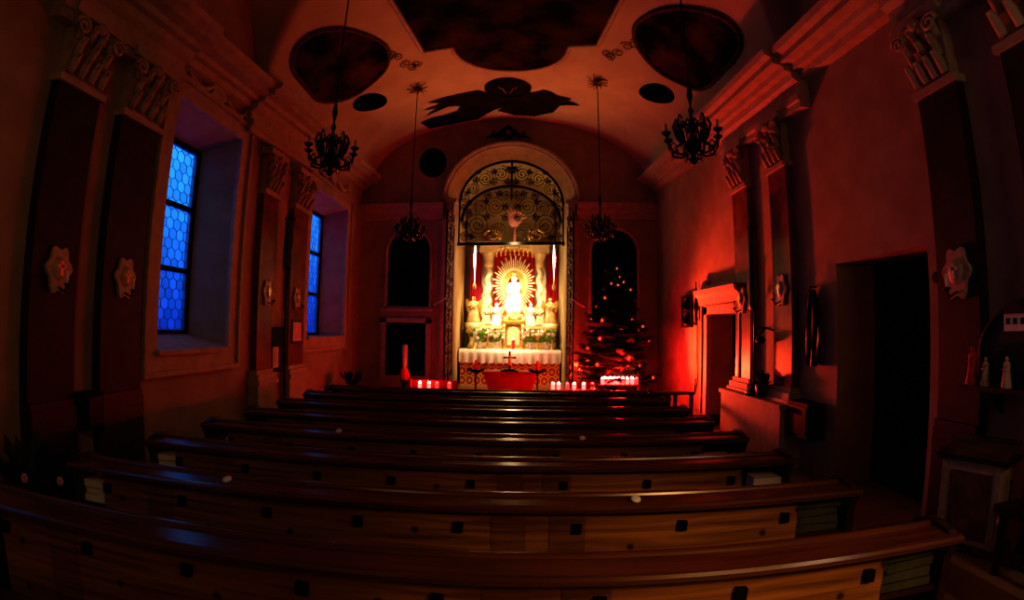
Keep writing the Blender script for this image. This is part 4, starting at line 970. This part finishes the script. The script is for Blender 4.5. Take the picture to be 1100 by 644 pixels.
# ------------------------------------------------------------------ right wall fittings
# framed pair of altar bells
t = thing('bell_rack', (XR, 9.34, 1.85), 'pair of small bells one above the other in a square frame on the red-lit wall', 'bells')
m = MB()
for q in ((9.05, 9.09, 1.82, 2.4), (9.6, 9.64, 1.82, 2.4), (9.05, 9.64, 1.8, 1.84), (9.05, 9.64, 2.38, 2.42), (9.05, 9.64, 2.09, 2.13)): m.box(XR-.1, XR-.06, *q); 
m.box(XR-.06, XR, 9.3, 9.4, 1.84, 2.4); m.build('frame', M['bronze'], t)
for z in (1.87, 2.15):
    m = MB(); m.lathe([(.11, 0), (.1, .02), (.075, .06), (.06, .13), (.05, .17), (.015, .2), (.015, .23)], (XR-.08, 9.34, z), 16); m.ball((XR-.08, 9.34, z), .025); m.build('bell', M['iron'], t)
t = thing('bell_pull', (XR, 8.92, 1.2), 'thin bell cord with dark handle hanging on the red wall beside the door frame', 'bell cord')
m = MB(); m.tube([(XR-.05, 8.92, 2.65), (XR-.03, 8.92, 2.0), (XR-.02, 8.94, 1.2), (XR-.02, 8.9, .8), (XR-.03, 9.02, .55), (XR-.02, 9.0, .85)], .012, 5); m.build('cord', M['bronze'], t)
m = MB(); m.lathe([(.01, 0), (.04, .03), (.03, .15), (.045, .3), (.02, .42), (.01, .5)], (XR-.05, 8.92, 1.9), 10); m.build('handle', M['iron'], t)
def pole(x, y, z0, z1, label, top):
    t = thing('procession_pole', (x, y, z0), label, 'procession pole', 'procession poles on the walls')
    m = MB(); m.tube([(x, y, z0), (x, y, z1)], .022, 8); m.build('staff', M['stool'], t)
    m = MB(); m.lathe([(.03, 0), (.075, .04), (.08, .1), (.07, top-.12), (.085, top-.06), (.04, top), (.01, top+.1)], (x, y, z1-top), 12); m.build('lantern', M['bronze'], t)
    m = MB(); m.lathe([(.13, 0), (.12, .06), (.06, .1), (.05, .16)], (x, y, z0), 12); m.build('foot', M['stool'], t)
    sd = 1 if x > 0 else -1
    m = MB(); m.tube([(x, y, z0+.9), (x+sd*.2, y, z0+.9)], .014, 6); m.build('bracket', M['iron'], t)
m = MB(); m.box(XR-.3, XR, 5.4, 7.16, F, .82); m.box(XR-.33, XR, 5.37, 7.18, .82, .88); m.build('trim_24', M['stone'], kind='structure')   # shared pedestal of the pair
pole(XR-.2, 6.28, .88, 3.2, 'dark procession lantern on a staff between the red-lit right pilasters', 1.2)
pole(XL+.2, 7.42, F, 3.5, 'slim procession staff between the two left pilasters', .9)
t = thing('wall_lamp', (XR-.1, 6.12, 1.62), 'small dark lamp on a curved arm between the right pilasters', 'wall lamp')
m = MB(); m.tube([(XR, 6.12, 1.75), (XR-.12, 6.12, 1.78), (XR-.2, 6.12, 1.7)], .014, 6); m.build('arm', M['iron'], t); m = MB(); m.ball((XR-.2, 6.12, 1.62), (.07, .07, .06)); m.build('shade', M['iron'], t)
t = thing('flower_pot', (XR-.2, 6.04, .88), 'dark potted plant at the foot of the right procession lantern', 'potted plant')
m = MB(); m.lathe([(.06, 0), (.08, .02), (.1, .16), (.085, .17)], (XR-.2, 6.04, .88), 14); m.build('pot', M['stool'], t)
m = MB(); rnd = random.Random(9)
for k in range(46):
    a = rnd.uniform(0, 2*PI); e = Vector((XR-.2+.14*cos(a)*rnd.random(), 6.04+.16*sin(a), 1.08+rnd.uniform(0, .16))); b = Vector((XR-.2, 6.04, 1.03)); w = (e-b).cross(Vector((0, 0, 1))).normalized()*.03; m.poly([b, b.lerp(e, .6)+w, e, b.lerp(e, .6)-w])
m.build('leaves', M['fir'], t)
t = thing('hanging_cloth', (XR-.06, 5.1, 1.4), 'dark elongated cloth hanging on the wall left of the tall dark doorway', 'cloth')
m = MB(); rows = []
for k in range(13):
    z = 1.35+.85*k/12; hw = .16*math.sqrt(max(.02, 1-((k-5.5)/7)**2)); rows.append([(XR-.06-.03*sin(j*1.4+k*.2), 5.12-hw+2*hw*j/12, z) for j in range(13)])
m.grid(rows); m.build('drape', M['dado'], t); m = MB(); m.tube([(XR, 5.12, 2.24), (XR-.08, 5.12, 2.24), (XR-.09, 5.12, 2.2)], .01, 5); m.build('hook', M['iron'], t)
t = thing('loudspeaker', (XR-.12, 5.12, .56), 'black box speaker low on the wall left of the tall dark doorway', 'loudspeaker')
m = MB(); m.box(XR-.24, XR-.02, 4.9, 5.34, .55, .95); m.build('cabinet', M['black'], t, bevel=.01); m = MB(); m.box(XR-.25, XR-.24, 4.93, 5.31, .6, .9); m.build('grille', M['iron'], t); m = MB(); m.box(XR-.06, XR, 5.08, 5.16, .6, .9); m.build('bracket', M['iron'], t)
m = MB(); m.lathe([(.045, 0), (.045, .02), (.03, .035)], (0, 0, 0), 14); m.v = [(XR-z, 3.31+x, 2.17+y) for x, y, z in m.v]; tag(m.build('wall_switch', M['black']), 'small black knob on the wall right of the tall dark doorway', 'switch')

# low stone platform along the wall, nativity shelf, chest and stool
m = MB(); m.box(2.72, XR, .2, 2.72, F, .3); m.build('trim_21', M['floor'], kind='structure')
t = thing('nativity_backdrop', (3.26, 2.2, 1.4), 'dark blue arched night-sky board behind the nativity shelf', 'backdrop')
m = MB(); po = [(1.5, 1.385), (2.76, 1.385)]+[(2.13+.63*cos(a), 1.6+.38*sin(a)) for a in [PI*k/20 for k in range(21)]]
m.prism(po, lambda u, v, w: (w, u, v), 3.25, 3.28); m.build('painted_board', M['navy'], t)
m = MB(); m.tube([(3.245, u, v) for u, v in po[1:]], .016, 6); m.build('arched_frame', M['stool'], t)
t = thing('nativity_shelf', (3.2, 2.1, 1.34), 'dark wall shelf carrying the nativity scene at the right edge', 'shelf')
MB().box(3.02, 3.29, 1.5, 2.77, 1.345, 1.38).build('board', M['stool'], t)
for y in (1.65, 2.6): MB().prism([(3.29, 1.345), (3.08, 1.345), (3.29, 1.18)], lambda u, v, w: (u, w, v), y-.015, y+.015).build('bracket', M['stool'], t)
def house(x, y, z, s, label, mw):
    t = thing('model_house', (x, y, z), label, 'model house')
    m = MB(); m.box(x-.1*s, x+.1*s, y-.16*s, y+.16*s, z, z+.2*s); m.build('walls', mw, t)
    m = MB(); m.prism([(y-.2*s, z+.2*s), (y+.2*s, z+.2*s), (y, z+.34*s)], lambda u, v, w: (w, u, v), x-.12*s, x+.12*s); m.build('roof', M['stool'], t)
    for k in (-1, 0, 1): m = MB(); m.box(x-.105*s, x-.1*s, y+k*.1*s-.025*s, y+k*.1*s+.025*s, z+.08*s, z+.15*s); m.build('window', M['black'], t)
house(3.17, 2.37, 1.735, .55, 'small white model house with dark windows standing on the nativity hill', M['porcelain'])
t = thing('nativity_hill', (3.18, 2.3, 1.38), 'dark mossy hill of the nativity scene', 'model hill')
m = MB(); m.prism([(1.55, 1.38), (2.62, 1.38), (2.56, 1.55), (2.48, 1.7), (2.42, 1.733), (2.2, 1.733), (1.9, 1.62), (1.6, 1.5)], lambda u, v, w: (w, u, v), 3.11, 3.245); m.build('moss_slope', M['fir'], t)
for k, (y, z, h, lab, mb_) in enumerate(((2.68, 1.38, .26, 'small red-robed nativity figure at the shelf end near the dark pilaster', 'redtab'), (2.57, 1.38, .19, 'small pale nativity figure beside the red-robed one', 'sconce'), (2.4, 1.38, .2, 'small brown nativity figure below the model house', 'pale_wood'))):
    t = thing('nativity_figure', (3.07, y, z), lab, 'figurine', 'nativity figures')
    m = MB(); robe_figure(m, (3.07, y, z), h, h*.4); m.tube([(3.06, y-.04*h/.3, z+h*.7), (3.035, y-.02, z+h*.55), (3.03, y, z+h*.6)], .01, 5); m.build('body', M[mb_], t)
    m = MB(); m.ball((3.073, y, z+h*.95), (h*.06, h*.06, h*.055)); m.build('hair', M['stool'], t)
CHX, CHY, CZ = 3.04, 2.56, .3
t = thing('offering_chest', (CHX, CHY, CZ), 'inlaid wooden chest with slatted sloping top before the dark pilaster', 'chest')
rz = .39
from mathutils import Euler
def cb(name, c, dims, mt):
    m = MB(); v = Vector((c[0], c[1], 0)); v.rotate(Euler((0, 0, rz))); m.obox((CHX+v.x, CHY+v.y, c[2]), dims, rz); return m.build(name, mt, t)
cb('body', (0, 0, .63), (.28, .4, .56), M['pale_wood'])
cb('front_panel', (-.145, 0, .62), (.012, .27, .44), M['chest'])
for y in (-.17, .17):
    e = cb('edge_moulding', (-.147, y, .63), (.018, .03, .55), M['sconce'])
cb('side_panel', (0, -.205, .64), (.2, .012, .42), M['sconce'])
cb('side_strip', (.02, -.213, .68), (.03, .008, .24), M['stool'])
cb('base', (0, 0, .33), (.32, .44, .06), M['chest'])
cb('top_board', (0, 0, .925), (.34, .47, .03), M['stool'])
for k in range(4):
    cb('slat', (-.13+.085*k, 0, .955+.02*k), (.04, .45, .035), M['chest'])
    for q in range(6): cb('tea_light', (-.088+.085*k, -.19+.076*q, .95+.02*k), (.034, .045, .02), M['sconce'] if (q+k) % 2 else M['stool'])
t = thing('prayer_stool', (3.0, 2.08, .3), 'small dark stool with turned legs standing close to the chest', 'stool')
MB().box(2.8, 3.2, 1.86, 2.22, .68, .73).build('seat', M['stool'], t)
for x in (2.84, 3.16):
    for y in (1.9, 2.18): m = MB(); m.lathe([(.03, 0), (.018, .05), (.026, .14), (.016, .2), (.03, .28), (.025, .38)], (x, y, .3), 10); m.build('leg', M['stool'], t)
for x in (2.84, 3.16): m = MB(); m.tube([(x, 1.9, .4), (x, 2.18, .4)], .014, 6); m.build('stretcher', M['stool'], t)

# ------------------------------------------------------------------ left wall fittings
t = thing('poster', (XL+.1, 7.42, 1.1), 'narrow pale red notice hanging between the left pilasters', 'notice')
m = MB(); m.box(XL+.02, XL+.05, 7.22, 7.62, 1.02, 1.7); m.build('board', M['black'], t)
m = MB(); m.box(XL+.05, XL+.055, 7.3, 7.5, 1.05, 1.38); m.build('sheet', M['poster'], t)
t = thing('picture_frame', (XL+.1, 8.05, 1.4), 'small framed print on the left pilaster before the narrow window', 'picture')
m = MB(); m.box(XL+.1, XL+.12, 7.85, 8.25, 1.42, 1.82); m.build('frame', M['bronze'], t); m = MB(); m.box(XL+.12, XL+.123, 7.89, 8.21, 1.46, 1.78); m.build('print', M['poster'], t)
t = thing('wall_candle', (XL+.08, 7.6, 1.7), 'short gilded candle bracket between the left pilasters', 'candle bracket')
m = MB(); m.tube([(XL, 7.58, 1.66), (XL+.1, 7.58, 1.66), (XL+.1, 7.58, 1.72)], .014, 6); m.build('bracket', M['bronze'], t); m = MB(); m.lathe([(.03, 0), (.03, .24), (.005, .26)], (XL+.1, 7.58, 1.7), 10); m.build('candle', M['wax'], t)
t = thing('loudspeaker', (XL+.1, 3.5, .78), 'black box speaker on the left wall between the two near pilasters', 'loudspeaker')
m = MB(); m.box(XL+.02, XL+.2, 3.46, 3.68, .78, 1.1); m.build('cabinet', M['black'], t, bevel=.01); m = MB(); m.box(XL+.2, XL+.21, 3.49, 3.65, .82, 1.06); m.build('grille', M['iron'], t)
def plant(name, c, s, label, blooms, seed):
    rnd = random.Random(seed); t = thing(name, c, label, 'potted plant')
    m = MB(); m.lathe([(.1*s, 0), (.13*s, .02), (.17*s, .28*s), (.18*s, .3*s), (.15*s, .3*s)], c, 16); m.build('pot', M['stool'], t)
    m = MB()
    for k in range(70):
        a = rnd.uniform(0, 2*PI); r = s*rnd.uniform(.12, .42); b = Vector((c[0], c[1], c[2]+.28*s)); e = Vector((c[0]+r*cos(a), c[1]+r*sin(a), c[2]+s*rnd.uniform(.35, .8))); w = (e-b).cross(Vector((0, 0, 1))).normalized()*.055*s
        m.poly([b.lerp(e, .45), b.lerp(e, .75)+w, e, b.lerp(e, .75)-w]); m.tube([b, b.lerp(e, .5)], .006*s, 4)
    m.build('leaves', M['fir'], t)
    for k in range(blooms):
        a = rnd.uniform(-1, 1.2); p = (c[0]+.34*s*cos(a), c[1]-.3*s*abs(sin(a)), c[2]+s*rnd.uniform(.45, .7)); m = MB()
        for q in range(6): m.ball((p[0]+.02*cos(q*PI/3), p[1]+.01, p[2]+.02*sin(q*PI/3)), (.018, .01, .018), 6, 4)
        m.build('blossom', M['pink'], t)
plant('potted_plant', (XL+.38, 2.72, F), 1., 'dark plant with two pink blossoms at the far left edge', 2, 21)
plant('potted_plant', (XL+.5, 9.9, .28), .7, 'dark bushy plant below the narrow second window', 0, 22)

# ------------------------------------------------------------------ lights
def light(kind, name, loc, energy, color, size=.1, target=None, spot=None, blend=.5):
    l = bpy.data.lights.new(name, kind); l.energy = energy; l.color = color
    if kind == 'AREA': l.size = size
    else: l.shadow_soft_size = size
    if spot: l.spot_size = spot; l.spot_blend = blend
    o = bpy.data.objects.new(name, l); COL.objects.link(o); o.location = loc
    if target is not None:
        o.rotation_euler = (Vector(target)-Vector(loc)).to_track_quat('-Z', 'Y').to_euler()
    return o
WARM = (1, .76, .4)
for x in (AX-1.15, AX+1.15):
    light('SPOT', 'altar_spot', (x, YE+.5, 3.6), 350, WARM, .08, (QX-.2*(x+.1), 13.6, 1.95), 1.36, .6)
light('POINT', 'altar_glow', (QX, 12.4, 2.6), 24, (1, .72, .38), .15)
light('POINT', 'arch_fill', (QX, YE+.22, 3.9), 22, (1, .7, .36), .12)  # added point light to brighten the arch band
light('SPOT', 'statue_spot', (QX, 12.5, 3.5), 90, (1, .85, .6), .05, (QX, 13.7, 2.85), .55, .6)
light('SPOT', 'altar_spill', (QX, YE-.5, 1.9), 300, (1, .25, .058), .2, (-.2, 8.7, 6.9), 1.35, .9)  # added spot, stands in for altar light bounced onto the vault
RED = (1, .02, .015)
light('POINT', 'votive_glow', (2.1, YV-.2, 1.05), 150, RED, .15)
light('POINT', 'votive_back_glow', (1.3, 10.75, .9), 38, (1, .05, .02), .1)
light('SPOT', 'red_wall_fill', (2.1, YV-.3, .95), 800, (1, .085, .03), .12, (3.4, 8.0, 1.8), 1.65, 1.)  # added spot, reddens the right wall beyond what the candles give
light('POINT', 'votive_glow', (1.15, YV-.1, .85), 26, RED, .15)
light('POINT', 'votive_glow', (-1.8, YV-.1, .85), 12, RED, .12)
light('POINT', 'rear_fill', (-1.6, -1.2, 2.9), 10, (1, .66, .3), .4)  # added warm fill without a fixture, lifts the left wall
light('POINT', 'chest_fill', (2.7, .3, 2.6), 17, (1, .66, .42), .2)  # added fill without a fixture, lifts the dim chest corner
# dim lamp under the gallery behind the camera
light('SPOT', 'rear_light', (2.2, -1.2, 3.0), 230, (1, .54, .18), .25, (.98, 1.8, .4), .78, 1.)
light('SPOT', 'rear_light', (.6, -1.6, 3.6), 50, (1, .68, .3), .3, (-3.9, 4.6, 1.5), .95, 1.)  # added fill spot aimed at the left wall, no fixture there

# dusk outside
w = bpy.data.worlds.new('dusk'); SC.world = w; w.use_nodes = True; nt = w.node_tree; bg = nt.nodes['Background']
tc = nt.nodes.new('ShaderNodeTexCoord'); sp = nt.nodes.new('ShaderNodeSeparateXYZ'); nt.links.new(tc.outputs['Generated'], sp.inputs[0])
rp = nt.nodes.new('ShaderNodeValToRGB'); rp.color_ramp.elements[0].position = .0; rp.color_ramp.elements[1].position = .38
rp.color_ramp.elements[0].color = (.0, .03, .6, 1); rp.color_ramp.elements[1].color = (.05, .42, 1, 1)
nt.links.new(sp.outputs[2], rp.inputs['Fac']); nt.links.new(rp.outputs['Color'], bg.inputs['Color']); bg.inputs['Strength'].default_value = 1.5

# ------------------------------------------------------------------ camera: wide-angle lens, curved projection
cd = bpy.data.cameras.new('camera'); cd.type = 'PANO'; cd.panorama_type = 'FISHEYE_LENS_POLYNOMIAL'
cd.sensor_fit = 'HORIZONTAL'; cd.sensor_width = 36; cd.fisheye_fov = PI; cd.clip_start = .05
k1, k2, k3, k4 = 0.05749121244036335, 1.7953965275831243e-05, -2.2466570877317943e-05, 3.13048687190681e-07
cd.fisheye_polynomial_k0 = 0; cd.fisheye_polynomial_k1 = -k1; cd.fisheye_polynomial_k2 = -k2; cd.fisheye_polynomial_k3 = -k3; cd.fisheye_polynomial_k4 = -k4
co = bpy.data.objects.new('camera', cd); COL.objects.link(co); co.location = (0, 0, 1.75)
from mathutils import Matrix
pt, yw, rl = .0573, .0088, -.0143
R = Matrix.Rotation(yw, 3, 'Z') @ Matrix.Rotation(pt, 3, 'X') @ Matrix.Rotation(rl, 3, 'Y') @ Matrix.Rotation(PI/2, 3, 'X')
co.rotation_euler = R.to_euler()
SC.camera = co

SC.view_settings.view_transform = 'Standard'; SC.view_settings.look = 'High Contrast'; SC.view_settings.exposure = 0; SC.view_settings.gamma = 1
SC.cycles.use_denoising = True
SC.cycles.max_bounces = 8; SC.cycles.diffuse_bounces = 2; SC.cycles.sample_clamp_indirect = 4
